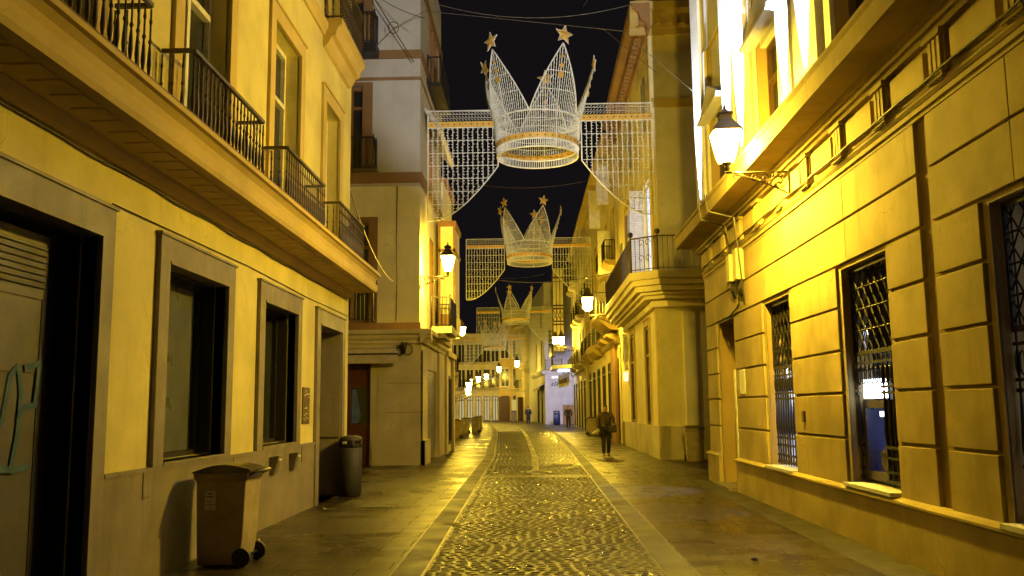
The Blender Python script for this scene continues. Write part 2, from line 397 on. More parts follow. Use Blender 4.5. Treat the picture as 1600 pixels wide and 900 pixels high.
# pavement strip lines at the right wall foot
sheet('wall_foot_strip',[(-8,3.35,3.84),(20.5,3.35,3.84)],.004,M['kerb'])
def cover(x,y,w,l,label,rnd=False):
    if rnd:
        mb=MB().lathe([(w,0),(w,.018),(w*.97,.021),(.01,.021)],(x,y,.002),28,False); 
        for r in (.3,.55,.8): 
            mb.tube([(x+w*r*math.cos(t*PI/12),y+w*r*math.sin(t*PI/12),.024) for t in range(25)],.006,4,False,False)
    else:
        mb=MB().box((x-w,y-l,.002),(x+w,y+l,.016))
        for k in range(6): mb.box((x-w*.9,y-l*.9+k*l*.32,.0165),(x+w*.9,y-l*.9+k*l*.32+l*.12,.020))
    return tag(mb.build('manhole_cover',M['steel'] if rnd else M['granite_dark']),label,'manhole cover')
cover(.05,23.4,.33,.3,'round metal manhole cover in the middle of the cobbled road',True)
cover(.72,26.2,.35,.35,'square metal drain cover in the cobbles behind the round manhole')
cover(-2.72,15.7,.27,.3,'dark square access cover in the left pavement beside the cobbles')
cover(-1.22,13.1,.13,.16,'small square cover set in the left kerb band')
# ------------------------------------------------------------------ LEFT building A
A=thing('corner_building','pale yellow building on the left with a long corniced balcony and grey granite window frames','building',(-3.9,12,0))
XA=-3.9; FA=Fr((XA,0,0),(0,1,0),(1,0,0))
holes=[(3.6,7.78,0,3.24,.45),(9.27,11.1,1.13,3.23,.4),(12.65,14.44,1.15,3.22,.4),(15.97,17.81,0,3.2,.9),
       (5.9,7.4,4.45,7.55,.32),(9.4,10.9,4.45,7.55,.32),(12.85,14.33,4.45,7.55,.32),(16.15,17.35,4.45,7.42,.32)]
up=[(5.9,7.4,9.1,11.9,.3),(9.4,10.9,9.1,11.9,.3),(12.85,14.33,9.1,11.9,.3),(16.3,17.4,9.1,11.9,.3)]
mb=MB(); FA.wall(mb,1.5,18.55,1.09,13.2,holes+up,.3)
mb.quad((XA,18.55,0),(XA,18.55,13.2),(-12,18.55,13.2),(-12,18.55,0)); mb.quad((XA,1.5,13.2),(XA,18.55,13.2),(-12,18.55,13.2),(-12,1.5,13.2))
mb.quad((XA,1.5,0),(XA,1.5,13.2),(-12,1.5,13.2),(-12,1.5,0)); mb.build('wall',M['cream'],A)
bodybox(A,(-12,1.6,0),(XA-1.0,18.4,13.1),M['dark'],'interior_core')
# plinth
mb=MB()
for a,b in ((1.5,3.6-.25),(8.04,15.75),(18.0,18.57)):
    FA.box(mb,a,b,0,1.09,-.03,.3)
mb.split('plinth',M['plinth'],A)
mb=MB()
for a,b in ((8.05,15.72),): FA.box(mb,a,b,1.06,1.10,-.045,.1)
mb.build('plinth_ledge',M['granite'],A)
mb=MB()   # conduit lines running off the plinth
for u in (8.86,11.5,14.86): FA.box(mb,u,u+.03,.82,1.06,-.038,.0); FA.box(mb,u,u+.16,.80,.825,-.038,0)
mb.split('plinth_drip_strip',M['granite_dark'],A)
for (a,b,c,d,dp) in holes[:4]:
    w=.25; th=.055; mb=MB()
    lo=0 if c==0 else 1.10
    FA.box(mb,a-w,a,lo,d+w,-th,dp*.3); FA.box(mb,b,b+w*.9,lo,d+w,-th,dp*.3); FA.box(mb,a,b,d,d+w,-th,dp*.3)
    if c>0: FA.box(mb,a,b,1.10,c,-th-.01,dp*.5)
    FA.box(mb,a-w-.03,b+w*.9+.03,d+w,d+w+.03,-th-.02,.02)
    FA.box(mb,a+.0,b-.0,d-.03,d+.0,-th-.012,dp*.3)
    s=mb.build('granite_surround',M['granite'],A)
# garage door
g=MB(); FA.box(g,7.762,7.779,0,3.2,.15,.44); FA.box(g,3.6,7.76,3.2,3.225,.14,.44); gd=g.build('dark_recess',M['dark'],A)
g=MB()
FA.box(g,3.6,7.55,0,3.16,.30,.38)
gd=g.build('metal_door',M['garage'],A)
g=MB()
for k in range(7): FA.box(g,4.2,7.48,2.70+k*.055,2.73+k*.055,.275,.30)
g.build('vent_slats',M['iron'],gd)
g=MB(); FA.box(g,7.47,7.48,0,2.6,.292,.30); FA.box(g,3.6,7.54,2.60,2.61,.292,.30); FA.box(g,3.6,7.54,1.98,1.986,.294,.30); g.build('panel_seam',M['dark'],gd)
g=MB(); FA.box(g,7.56,7.74,0,3.2,.32,.38); g.build('door_jamb',M['iron'],gd)
g=MB(); sk=[0]
def stroke(pts,r=.035):
    P=[FA.P(u+.55,v+.10,.2965) for u,v in pts]
    for a,b in zip(P,P[1:]):
        sk[0]+=1; a=a+Vector((.0012*sk[0],0,0)); b=b+Vector((.0012*sk[0],0,0))
        d=(b-a).normalized(); n=Vector((0,d.z,-d.y))*r
        o=Vector((.0006,0,0))
        g.hexa([a-n-d*r*.6,b-n+d*r*.6,b+n+d*r*.6,a+n-d*r*.6,a-n-d*r*.6+o,b-n+d*r*.6+o,b+n+d*r*.6+o,a+n-d*r*.6+o])
    # irregular spray edges
for st in ([(6.02,1.95),(6.08,1.55),(6.02,1.30)],[(6.20,1.15),(6.45,1.5),(6.52,1.85),(6.62,1.93)],[(6.62,1.93),(6.68,1.72),(6.66,1.40),(6.60,1.12)],[(6.72,1.92),(6.85,1.95),(6.92,1.97)],[(6.92,1.97),(6.90,1.78),(6.88,1.62)],[(6.88,1.62),(6.74,1.60),(6.66,1.55)],[(6.05,1.16),(6.35,1.13),(6.62,1.10),(6.84,1.12)]):
    stroke(st,.027)
g.build('graffiti_tag',M['graffiti'],gd)
# ground windows
for (a,b,c,d,dp) in holes[1:3]:
    w=window(FA,A,a+.016,b-.016,c,d-.05,.34,M['iron'],M['greyglass'] if a<10 else M['glass'],1,None,.05)
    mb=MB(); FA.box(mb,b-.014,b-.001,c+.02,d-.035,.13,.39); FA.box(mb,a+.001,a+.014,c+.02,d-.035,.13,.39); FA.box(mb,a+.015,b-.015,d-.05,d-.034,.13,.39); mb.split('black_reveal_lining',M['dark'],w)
# entrance recess
mb=MB(); FA.box(mb,15.97,17.81,0,3.2,.86,.9); dd=mb.build('entrance_door',M['granite_dark'],A)
mb=MB(); FA.box(mb,17.76,17.81-.003,0,3.19,-.02,.86); FA.box(mb,15.973,16.0,0,3.19,-.02,.86); mb.split('entrance_side_slab',M['granite'],A)
mb=MB(); FA.box(mb,17.745,17.76,1.10,1.125,.0,.86); mb.build('entrance_slab_joint',M['dark'],A)
# upper windows
for i,(a,b,c,d,dp) in enumerate(holes[4:]+up):
    surround(FA,A,a,b,c,d,.24,.05,M['cream_trim'])
    window(FA,A,a,b,c,d,.27,M['white_frame'],M['glass'],2,c+(d-c)*.70,.075)
# long balcony cornice slab with moulded fascia
prof=[(4.05,0),(4.05,-.62),(4.10,-.64),(4.20,-.64),(4.21,-.60),(4.25,-.60),(4.31,-.62),(4.36,-.67),(4.37,-.71),(4.42,-.71),(4.42,0)]
mb=MB(); FA.profile(mb,prof,1.5,18.35); mb.build('balcony_cornice',M['cream_trim'],A)
mb=MB(); FA.box(mb,1.5,18.37,4.42,4.445,-.70,0); mb.build('balcony_edge_strip',M['iron_edge'],A)
mb=MB(); FA.profile(mb,[(3.93,0),(3.93,-.05),(3.96,-.09),(4.01,-.13),(4.046,-.15),(4.046,0)],1.5,18.35); 
y=1.8
while y<18.1:
    FA.box(mb,y,y+.26,4.036,4.052,-.50,-.24); y+=.31
mb.build('soffit_moulding',M['cream_trim'],A)
for (a,b) in ((5.3,7.86),(8.92,11.32),(12.47,14.75),(15.97,18.22)):
    railing(FA,A,[(a,-.02),(a,-.36),(b,-.36),(b,-.02)],4.445,.97,M['iron_brown'],.125,True,False)
# top floor balcony slab and string course
mb=MB(); FA.profile(mb,[(8.62,0),(8.62,-.04),(8.70,-.06),(8.76,-.10),(8.86,-.10),(8.86,0)],1.5,15.93); FA.profile(mb,[(8.62,0),(8.62,-.04),(8.70,-.06),(8.76,-.10),(8.86,-.10),(8.86,0)],18.2,18.55)
mb.split('string_course',M['cream_trim'],A)
mb=MB(); FA.profile(mb,[(8.40,0),(8.42,-.06),(8.50,-.12),(8.60,-.16),(8.62,-.24),(8.72,-.26),(8.80,-.30),(8.84,-.36),(8.95,-.36),(8.95,0)],15.93,18.2); mb.build('small_balcony',M['cream_trim'],A)
railing(FA,A,[(16.0,-.02),(16.0,-.32),(18.12,-.32),(18.12,-.02)],8.95,.97,M['iron_brown'],.125,True,False)
FB_=Fr((XA,18.55,0),(-1,0,0),(0,1,0))
# thin cable along A wall
def cable(name,pts,r,label,cat='cable',sag=0,mat='cable',group=None,n=18):
    if len(pts)==2 and sag:
        a,b=Vector(pts[0]),Vector(pts[1]); pts=[a.lerp(b,i/n)-Vector((0,0,sag*4*(i/n)*(1-i/n))) for i in range(n+1)]
    return tag(MB().tube(pts,r,5).build(name,M[mat]),label,cat,group)
pts=[(XA+.02,4+i*.6,3.90+.010*math.sin(i*1.9)+.006*math.sin(i*4.1)) for i in range(25)]
cable('wall_cable',pts,.011,'thin dark cable clipped along the yellow wall just under the left balcony soffit')
cable('wall_cable',[(XA+.015,8.0,3.56),(XA+.015,12,3.60),(XA+.015,15,3.56),(XA+.015,18.5,3.58)],.007,'fine cable along the yellow wall above the granite window frames')
# poster
p=thing('wall_poster','brown notice with pale print on the yellow wall left of the doorway','poster',(XA,15.12,1.73))
mb=MB(); FA.box(mb,14.93,15.38,1.42,2.03,-.02,0); mb.build('board',M['door_brown'],p)
mb=MB(); random.seed(3)
for k in range(16):
    u=14.97+random.random()*.32; v=1.47+random.choice((0,.03,.06,.09,.36,.39,.42,.46,.2))+random.random()*.03; FA.box(mb,u,u+.03+random.random()*.05,v,v+.018,-.025,-.019)
mb.build('print',M['paper'],p)
# wall ashtrays
def ashtray(y,label):
    t=thing('wall_ashtray',label,'ashtray',(XA+.03,y,.9),'metal ashtrays on the plinth')
    mb=MB(); mb.hexa([(XA+.035,y-.08,.72),(XA+.035,y+.08,.72),(XA+.10,y+.08,.72),(XA+.10,y-.08,.72),(XA+.035,y-.11,.98),(XA+.035,y+.11,.98),(XA+.17,y+.11,1.0),(XA+.17,y-.11,1.0)])
    mb.build('body',M['steel'],t)
    MB().box((XA+.165,y-.07,.93),(XA+.175,y+.07,.955)).build('slot',M['pole_sign'],t)
ashtray(13.15,'small tapered metal ashtray on the granite plinth, nearer of the pair under the second window')
ashtray(14.2,'small tapered metal ashtray on the granite plinth, farther of the pair under the second window')
# ------------------------------------------------------------------ bins
def make_bin(label):
    t=thing('wheeled_bin',label,'wheeled bin',(0,0,0),'brown wheeled bins')
    # local: faces -Y toward the viewer is a side; width x .56, depth y .66
    mb=MB(); z0,z1=.06,.98
    def ring(z,wx,y0,y1):
        y0*=.86; y1*=.9; return [(-wx,y0,z),(wx,y0,z),(wx,y1,z),(-wx,y1,z)]
    secs=[ring(.012,.24,-.28,.24),ring(.30,.247,-.29,.28),ring(.90,.262,-.31,.31),ring(.93,.285,-.34,.34),ring(.99,.285,-.34,.34)]
    vs=[p for s_ in secs for p in s_]; fs=[(3,2,1,0)]
    for i in range(len(secs)-1):
        for j in range(4): fs.append((i*4+j,i*4+(j+1)%4,i*4+4+(j+1)%4,i*4+4+j))
    fs.append(tuple(range(16,20))); mb.add(vs,fs); mb.build('body',M['bin_body'],t,.015)
    mb=MB()
    n=9
    for i in range(n):
        y0=-.31+.64*i/n; y1=-.31+.64*(i+1)/n; h=lambda y:1.0+.075*math.sin(PI*min(1,max(0,(y+.31)/.68)))
        mb.hexa([(-.30,y0,.99),(.30,y0,.99),(.30,y1,.99),(-.30,y1,.99),(-.27,y0,h(y0)),(.27,y0,h(y0)),(.27,y1,h(y1)),(-.27,y1,h(y1))])
    mb.build('lid',M['bin_lid'],t)
    MB().tube([(-.24,.29,.96),(-.24,.38,1.0),(.24,.38,1.0),(.24,.29,.96)],.017,8).build('handle',M['bin_lid'],t)
    for s in (-1,1):
        mb=MB(); 
        for k,(r,x0,x1) in enumerate(((.10,.235,.285),)):
            a=[(s*x0,.25+r*math.cos(q*PI/10),.10+r*math.sin(q*PI/10)) for q in range(20)]; b=[(s*x1,y,z) for _,y,z in a]
            mb.add(a+b,[tuple(range(20)),tuple(range(20,40))]+[(q,(q+1)%20,20+(q+1)%20,20+q) for q in range(20)])
        mb.build('wheel',M['rubber'],t)
    MB().tube([(-.24,.25,.10),(.24,.25,.10)],.014,6).build('axle',M['rubber'],t)
    return t
bin0=make_bin('brown wheeled bin with white sticker standing alone against the granite plinth on the left')
b0=bin0
bin0.location=(-3.41,10.02,0)
bin0.rotation_euler=(0,0,math.radians(-91))
# in local frame the long side must face the street camera: rotate so +y (wheels) points towards the road
st=MB().box((-.0,0,0),(.0,0,0)) if False else None
def sticker(par):
    # on local +x side (which faces the camera after rotation)
    f=lambda y,z,o:( .235+(z-.30)*.0667+o+.006,y,z)
    mb=MB()
    def q(m,y0,y1,z0,z1,o): m.hexa([f(y0,z0,-.004),f(y1,z0,-.004),f(y1,z1,-.004),f(y0,z1,-.004),f(y0,z0,o),f(y1,z0,o),f(y1,z1,o),f(y0,z1,o)])
    q(mb,-.16,-.045,.60,.80,.004); s=MB()
    WL['_']=0
    a=mb.build('sticker',M['paper'],None); a.parent=par; 
    for z,y0,y1 in ((.775,-.13,-.07),(.765,-.12,-.08),(.742,-.14,-.06),(.738,-.15,-.07),(.69,-.14,-.08),(.655,-.15,-.05),(.62,-.11,-.07)): q(s,y0,y1,z-.003,z+.003,.0055)
    b=s.build('sticker_print',M['ink'],None); b.parent=a
WL[bin0.name]=Vector((0,0,0))
proto=dup(bin0,(4.72,27.35,0),math.radians(-4),'brown wheeled bin in the side street mouth beside the yellow corner building')
sticker(bin0)
dup(bin0,(-4.45,50.4,0),math.radians(-92),'nearest brown bin of the group on the far left pavement')
dup(bin0,(-4.75,60.5,0),math.radians(-85),'brown bin just behind the nearest one in the far left group')
dup(bin0,(-4.15,61.8,0),math.radians(-95),'brown bin touching its neighbour in the middle of the far left group')
dup(bin0,(-4.55,71.3,0),math.radians(3),'brown bin standing apart at the edge of the far left pavement')
dup(bin0,(3.25,53.5,0),math.radians(95),'brown wheeled bin on the right pavement behind the walking person')
dup(bin0,(3.35,55.2,0),math.radians(84),'second brown bin behind the right pavement bin near the brown pilaster')
dup(bin0,(-2.7,108,0),math.radians(0),'tiny brown bin in front of the lit passage at the end of the street',1.25)
# litter bins
def litter(x,y,label,mat,h=1.15,r=.215):
    t=thing('litter_bin',label,'litter bin',(x,y,0))
    mb=MB().lathe([(r*.93,0),(r*.93,.05),(r,.06),(r,h*.80),(r*.97,h*.805)],(x,y,0),28); mb.build('drum',mat,t)
    mb=MB()
    for k in range(4):
        a=k*PI/2+.4
        mb.tube([(x+r*.9*math.cos(a),y+r*.9*math.sin(a),h*.8),(x+r*.9*math.cos(a),y+r*.9*math.sin(a),h*.93)],.035,6)
    mb.build('opening_posts',mat,t)
    MB().lathe([(r*.8,h*.8),(r*.8,h*.86)],(x,y,0),20).build('inner_liner',M['dark'],t)
    MB().lathe([(r,h*.91),(r*1.03,h*.93),(r*.97,h*.975),(r*.6,h),(.01,h*1.0)],(x,y,0),28).build('hood',mat,t)
    return t
litter(-3.61,17.55,'dark grey cylindrical litter bin beside the entrance at the end of the yellow wall',M['litter'])
litter(1.95,87.2,'distant navy litter bin in front of the blue lit shopfront',M['blue_bin'],1.35,.33)
# ------------------------------------------------------------------ RIGHT bank building R
R=thing('bank_building','ochre rusticated bank building on the right with barred windows and floodlit upper storey','building',(3.95,12,0))
XR=3.95; FR=Fr((XR,0,0),(0,1,0),(-1,0,0))
rh=[(5.9,7.7,.65,3.36,.42),(10.0,11.5,.68,3.36,.42),(13.87,15.38,.65,3.36,.42),(17.82,19.3,0,3.38,.5)]
ru=[(5.5,7.3,6.0,9.6,.3),(9.4,11.2,6.0,9.6,.3),(13.55,15.2,6.0,9.6,.3),(17.7,19.45,6.0,9.6,.3)]
mb=MB(); FR.wall(mb,1.5,20.5,.0,13,rh+ru,.3)
mb.quad((XR,20.5,0),(XR,20.5,13),(14,20.5,13),(14,20.5,0)); mb.quad((XR,1.5,13),(XR,20.5,13),(14,20.5,13),(14,1.5,13)); mb.quad((XR,1.5,0),(XR,1.5,13),(14,1.5,13),(14,1.5,0))
mb.build('wall',M['bank_dark'],R)
bodybox(R,(XR+.75,1.6,0),(13.9,20.4,12.9),M['dark'],'interior_core')
mbs=[MB(),MB(),MB()]; brn=random.Random(4)
rows=[(.63,1.205),(1.235,1.775),(1.805,2.315),(2.345,2.865),(2.895,3.40)]
spans=[(1.5,5.75),(7.82,8.75),(9.02,9.95),(11.62,13.8),(15.5,17.66),(19.42,20.5)]
for a,b in rows:
    for i,(c,d) in enumerate(spans): FR.box(brn.choice(mbs),c,d+(.04 if i==5 else 0),a+brn.uniform(0,.006),b-brn.uniform(0,.006),-.04-brn.uniform(0,.006),.01)
for a,b in ((3.43,3.945),(3.975,4.50)):
    for c,d in ((1.5,5.0),(5.006,7.2),(7.206,8.75),(9.02,11.2),(11.206,14.1),(14.106,17.3),(17.306,20.54)): FR.box(brn.choice(mbs),c,d,a,b,-.04-brn.uniform(0,.004),.01)
for q,mt in zip(mbs,('bank','bank2','bank3')): q.split('wall_block',M[mt],R,.008)
mb=MB()
for (a,b,c,d,dp) in rh:  # plain jamb strips
    FR.box(mb,a-.1,a,c if c>0 else .0,3.405,-.012,.01); FR.box(mb,b,b+.1,c if c>0 else 0,3.405,-.012,.01); FR.box(mb,a,b,d,3.405,-.012,.01)
mb.split('window_jamb',M['bank'],R)
mb=MB()
for a,b in ((1.5,17.7),(19.4,20.5)):
    FR.box(mb,a,b+(.1 if b>20 else 0),0,.58,-.10,.01)
mb.split('plinth',M['bank'],R)
mb=MB()
for a,b in ((1.5,17.72),(19.38,20.62)): FR.profile(mb,[(.575,0),(.575,-.10),(.59,-.135),(.615,-.135),(.635,-.10),(.65,-.04),(.65,0)],a,b)
mb.split('plinth_cap',M['bank'],R)
mb=MB(); FR.box(mb,17.82,19.3,0,.06,-.25,.45); mb.build('door_step',M['granite'],R)
# string mouldings, frieze, cornice
mb=MB()
FR.profile(mb,[(4.50,0),(4.50,-.05),(4.54,-.05),(4.55,-.075),(4.60,-.075),(4.60,0)],1.5,20.56)
FR.profile(mb,[(4.625,0),(4.625,-.06),(4.655,-.085),(4.70,-.085),(4.70,0)],1.5,20.58)
FR.profile(mb,[(5.16,0),(5.16,-.10),(5.20,-.13),(5.20,-.17),(5.25,-.17),(5.26,-.22),(5.30,-.26),(5.31,-.54),(5.30,-.58),(5.30,-.62),(5.36,-.63),(5.52,-.63),(5.54,-.67),(5.58,-.67),(5.66,-.30),(5.66,0)],1.5,20.9)
mb.build('cornice',M['bank'],R)
mb=MB(); FR.box(mb,1.5,20.52,4.70,5.16,-.03,.01); mb.build('frieze',M['bank'],R)
mb=MB(); y=2.55
while y<20.3:
    for k in range(3): FR.box(mb,y+.015+k*.095,y+.075+k*.095,4.73,5.12,-.11,-.02)
    FR.box(mb,y-.02,y+.30,4.73,5.10,-.075,-.02); FR.box(mb,y-.05,y+.33,5.10,5.155,-.14,-.02); FR.box(mb,y-.04,y+.32,4.69,4.73,-.13,-.02)
    y+=1.40
mb.split('frieze_bracket',M['bank'],R)
mb=MB(); y=2.55
while y<19.5:
    FR.box(mb,y+.44,y+1.26,4.79,5.09,-.085,-.02); y+=1.40
mb.split('frieze_panel',M['bank'],R,.006)
mb=MB(); y=2.55
while y<20.3:
    for k in range(5): mb.lathe([(.022,4.675),(.014,4.69)],(XR-.10,y+.02+k*.06,0),6)
    y+=1.40
mb.split('bracket_drop',M['bank_white'],R)
# upper storey pilasters (paired) and window hoods
mb=MB()
for a,b in ((19.72,20.62),(16.60,17.55),(15.58,16.45),(12.82,13.5),(11.6,12.65),(8.6,9.25),(7.5,8.15),(4.3,5.0)):
    FR.box(mb,a,b,5.62,12.9,-.12,.02); FR.box(mb,a-.04,b+.04,5.62,5.85,-.15,.02)
mb.split('pilaster',M['bank_white'],R)
mb=MB()
for a,b in ((17.5,19.66),(13.5,15.5),(9.35,11.6),(5.1,7.4),(1.6,4.2),(16.42,16.68),(12.52,12.78),(8.22,8.5)): FR.box(mb,a,b,5.6,12.8,-.012,.01) if b-a<.5 else None
for (a,b,c,d,dp) in ru:
    FR.box(mb,a-.22,a,5.66,9.6,-.06,.01); FR.box(mb,b,b+.22,5.66,9.6,-.06,.01)
    FR.box(mb,a-.22,b+.22,9.6,12.8,-.012,.01)
mb.split('upper_wall_face',M['bank_white'],R)
mb=MB()
for (a,b,c,d,dp) in ru:
    v=7.95; c_=(a+b)/2
    P=FR.P
    # triangular hood
    mb.add([P(a-.18,v,0),P(b+.18,v,0),P(a-.18,v,-.20),P(b+.18,v,-.20),P(c_,v+.5,0),P(c_,v+.5,-.20)],[(0,1,3,2),(2,3,5),(0,4,1),(0,2,5,4),(1,4,5,3)])
    FR.box(mb,a-.2,b+.2,v-.07,v-.002,-.24,0)
mb.split('window_hood',M['bank_white'],R)
for (a,b,c,d,dp) in ru:
    window(FR,R,a,b,c,7.88,.24,M['door_brown'],M['glass'],2,7.2,.07)
    mb=MB(); FR.box(mb,a,b,7.88,9.6,.08,.24); mb.build('tympanum_panel',M['bank_white'],R)
# ground windows with grilles
def grille(F,root,a,b,c,d,dep,mat,split=.58,clip=None):
    zs=c+(d-c)*split; mb=MB(); n=round((b-a)/.145)
    for i in range(n+1):
        u=a+.03+(b-a-.06)*i/n; p=F.P(u,0,dep)
        lowz=clip[2] if clip and clip[0]-.01<u<clip[1]+.01 else 0
        segs=[(.012,c+.02),(.012,c+.14),(.026,c+.17),(.012,c+.20),(.013,c+.30),(.022,c+.33),(.012,c+.36),(.012,c+.46),(.030,c+.60),(.016,c+.95),(.011,c+1.05),(.022,c+1.08),(.011,c+1.11),(.011,zs-.42),(.028,zs-.34),(.028,zs-.24),(.011,zs-.18),(.011,zs)]
        segs=[q for q in segs if q[1]>=lowz]
        mb.lathe([(r,z) for r,z in segs],(p.x,p.y,0),6)
    for z,h in ((c+.06,.02),(c+.17,.012),(c+.33,.012),(c+.45,.016),(c+1.08,.014),(zs-.44,.014),(zs-.14,.014),(zs-.02,.022)):
        for a_,b_ in (((a,clip[0]),(clip[1],b)) if clip and z<clip[2] else ((a,b),)): F.box(mb,a_,b_,z-h,z+h,dep-.02,dep+.02)
    for i in range(n):  # arcade rings under the top bar
        u=a+.03+(b-a-.06)*(i+.5)/n; p=F.P(u,zs-.30,dep)
        mb.tube([p+F.U*.045*math.cos(t*PI/6)+Vector((0,0,.10*math.sin(t*PI/6))) for t in range(13)],.009,4,False,False)
    # upper lattice
    F.box(mb,a,b,d-.05,d,dep-.02,dep+.02); F.box(mb,a,a+.04,zs,d,dep-.02,dep+.02); F.box(mb,b-.04,b,zs,d,dep-.02,dep+.02)
    nu=max(3,round((b-a)/.22)); nv=max(3,round((d-zs)/.26)); W=(b-a)/nu; H=(d-zs)/nv
    for i in range(nu):
        for j in range(nv):
            u0=a+i*W; v0=zs+j*H
            for q in (((u0,v0),(u0+W,v0+H)),((u0,v0+H),(u0+W,v0)),((u0,v0),(u0+W,v0)),((u0+W/2,v0),(u0+W/2,v0+H))):
                mb.tube([F.P(*q[0],dep),F.P(*q[1],dep)],.011,4,False)
    return mb.build('grille',mat,root)
for i,(a,b,c,d,dp) in enumerate(rh[:3]):
    grille(FR,R,a+.02,b-.02,c+.02,d-.01,.10,M['iron'],.60,(10.66,11.40,1.98) if i==1 else None)
    mb=MB(); FR.box(mb,a,b,c-.03,c+.012,-.14,.42); mb.build('window_sill',M['bank_white'],R)
    zs=c+(d-c)*.60
    if i==1:
        window(FR,R,a,b,c,d,.36,M['iron'],M['dark'],1,zs)
    else:
        w=window(FR,R,a,b,c,zs,.36,M['pole_sign'],M['litwin'] if i==2 else M['litwin2'],2,None,.07)
        window(FR,R,a,b,zs,d,.36,M['iron'],M['glass'] if i==2 else M['litwin2'],2,None,.05)
# bank entrance door
mb=MB(); FR.box(mb,17.82,19.3,.06,3.38,.44,.5); dr=mb.build('entrance_door',M['door_brown'],R)
mb=MB(); FR.box(mb,17.83,17.95,.1,2.35,-.03,.10); mb.build('door_leaf_edge',M['pole_sign'],dr)
# white room light behind the barred windows and in the entrance, spilling over the sills onto the pavement
def roomlight(u,z,e,par,dv=(-1,-.05,-1.0)):
    L=bpy.data.lights.new('room_light','SPOT'); L.energy=e; L.color=(.66,.74,1.0); L.spot_size=math.radians(54); L.spot_blend=.5; L.shadow_soft_size=.05
    o=bpy.data.objects.new('room_light',L); COL.objects.link(o); o.parent=par; o.location=FR.P(u,z,.22)-WL[par.name]; o.rotation_euler=Vector(dv).to_track_quat('-Z','Y').to_euler()
roomlight(14.62,2.3,420,R); roomlight(18.3,2.4,420,R); roomlight(6.9,2.4,300,R); roomlight(12.0-.9,2.6,150,R)
# cash machine in the second window
at=thing('cash_machine','cash machine with white lit header and blue niche behind the window bars of the bank','cash machine',(XR,10.95,.7))
mb=MB(); FR.box(mb,10.66,10.74,.74,1.70,.13,.36); FR.box(mb,11.32,11.40,.74,1.70,.13,.36); FR.box(mb,10.74,11.32,.74,.84,.13,.36); FR.box(mb,10.74,11.32,1.60,1.70,.13,.36); mb.build('casing',M['steel'],at)
mb=MB(); FR.box(mb,10.76,11.32,1.72,1.95,.12,.2); mb.build('lit_header',M['litwhite'],at)
mb=MB(); FR.box(mb,10.74,11.32,.84,1.60,.37,.40); mb.build('niche_back',M['litatm'],at)
mb=MB(); FR.box(mb,10.80,11.10,.86,1.10,.2,.36); mb.build('keypad_block',M['steel'],at)
mb=MB(); FR.box(mb,10.84,11.06,1.02,1.07,.19,.2); mb.build('keypad_slot',M['dark'],at)
mb=MB(); FR.box(mb,10.86,10.94,1.50,1.56,.16,.22); mb.build('niche_lamp',M['litwhite'],at)
# utility boxes, conduits, notice plate
for (y,z0,z1,lab) in ((17.35,4.02,4.60,'slim yellow painted meter box on the bank wall, farther of two'),(16.75,3.98,4.62,'slim yellow painted meter box on the bank wall, nearer of two')):
    t=thing('meter_box',lab,'utility box',(XR-.04,y,z0),'meter boxes on the bank wall')
    mb=MB(); FR.box(mb,y-.15,y+.15,z0,z1-.05,-.19,-.042); mb.build('box',M['ochre_wall'],t,.015)
    mb=MB(); 
    for k in range(4): mb.tube([FR.P(y-.1+k*.06,z0,-.09),FR.P(y-.12+k*.07,z0-.14,-.12),FR.P(y-.05+k*.03,z0-.32,-.07)],.012,5)
    mb.build('cable_ends',M['cable'],t)
cable('conduit',[FR.P(17.4,4.5,-.08),FR.P(17.4,5.15,-.19),FR.P(17.4,5.28,-.66),FR.P(17.35,5.60,-.70),FR.P(17.2,5.72,-.4)],.02,'grey conduit climbing over the bank cornice from the farther meter box','conduit',0,'cable_light')
cable('conduit',[FR.P(16.6,3.5,-.06),FR.P(16.6,5.15,-.19),FR.P(16.65,5.28,-.66),FR.P(16.7,5.60,-.70),FR.P(16.9,5.72,-.4)],.022,'grey conduit climbing over the bank cornice beside the nearer meter box','conduit',0,'cable_light')
cable('wall_cable',[FR.P(16.9,3.98,-.09),FR.P(17.0,3.6,-.08),FR.P(17.1,3.50,-.09),FR.P(17.9,3.42,-.07),FR.P(18.6,3.44,-.06)],.018,'looped cable bundle hanging below the meter boxes over the bank door')
cable('wall_cable',[FR.P(2+i*.5,4.74+.01*math.sin(i*2.3),-.15) for i in range(37)],.013,'dark cable running along the foot of the bank frieze')
pts=[FR.P(3+i*.45,5.69+.035*math.sin(i*2.1)+.02*math.sin(i*5.3),-.42-.05*math.sin(i*1.3)) for i in range(39)]
cable('light_string',pts,.012,'loose string of unlit bulbs lying on top of the bank cornice','light string')
t=tag((lambda mb:(FR.box(mb,16.9,17.35,1.86,2.32,-.055,-.04),mb.build('wall_notice',M['pole_sign'],None,.004))[1])(MB()),'small pale notice plate on the bank wall right of the entrance','notice')
t=tag((lambda mb:(FR.box(mb,13.25,13.36,1.40,1.56,-.07,-.04),mb.build('doorbell_plate',M['iron_brown'],None,.004))[1])(MB()),'small dark doorbell plate on the ochre wall between barred window and cash machine','doorbell')
def textobj(name,body,size,loc,rot,mat,ext=.01,par=None):
    cu=bpy.data.curves.new(name,'FONT'); cu.body=body; cu.size=size; cu.extrude=ext; cu.align_x='CENTER'; cu.align_y='CENTER'
    o=bpy.data.objects.new(name,cu); COL.objects.link(o); bpy.context.view_layer.update()
    me=bpy.data.meshes.new_from_object(o.evaluated_get(bpy.context.evaluated_depsgraph_get())); bpy.data.objects.remove(o)
    me.transform(Matrix.Translation(Vector(loc)-wl(par))@rot.to_4x4()); me.materials.clear(); me.materials.append(mat)
    ob=bpy.data.objects.new(name,me); COL.objects.link(ob)
    if par: ob.parent=par
    return ob
ROT_R=Matrix(((0,0,-1),(-1,0,0),(0,1,0)))   # text on a wall facing -X, reading from far to near
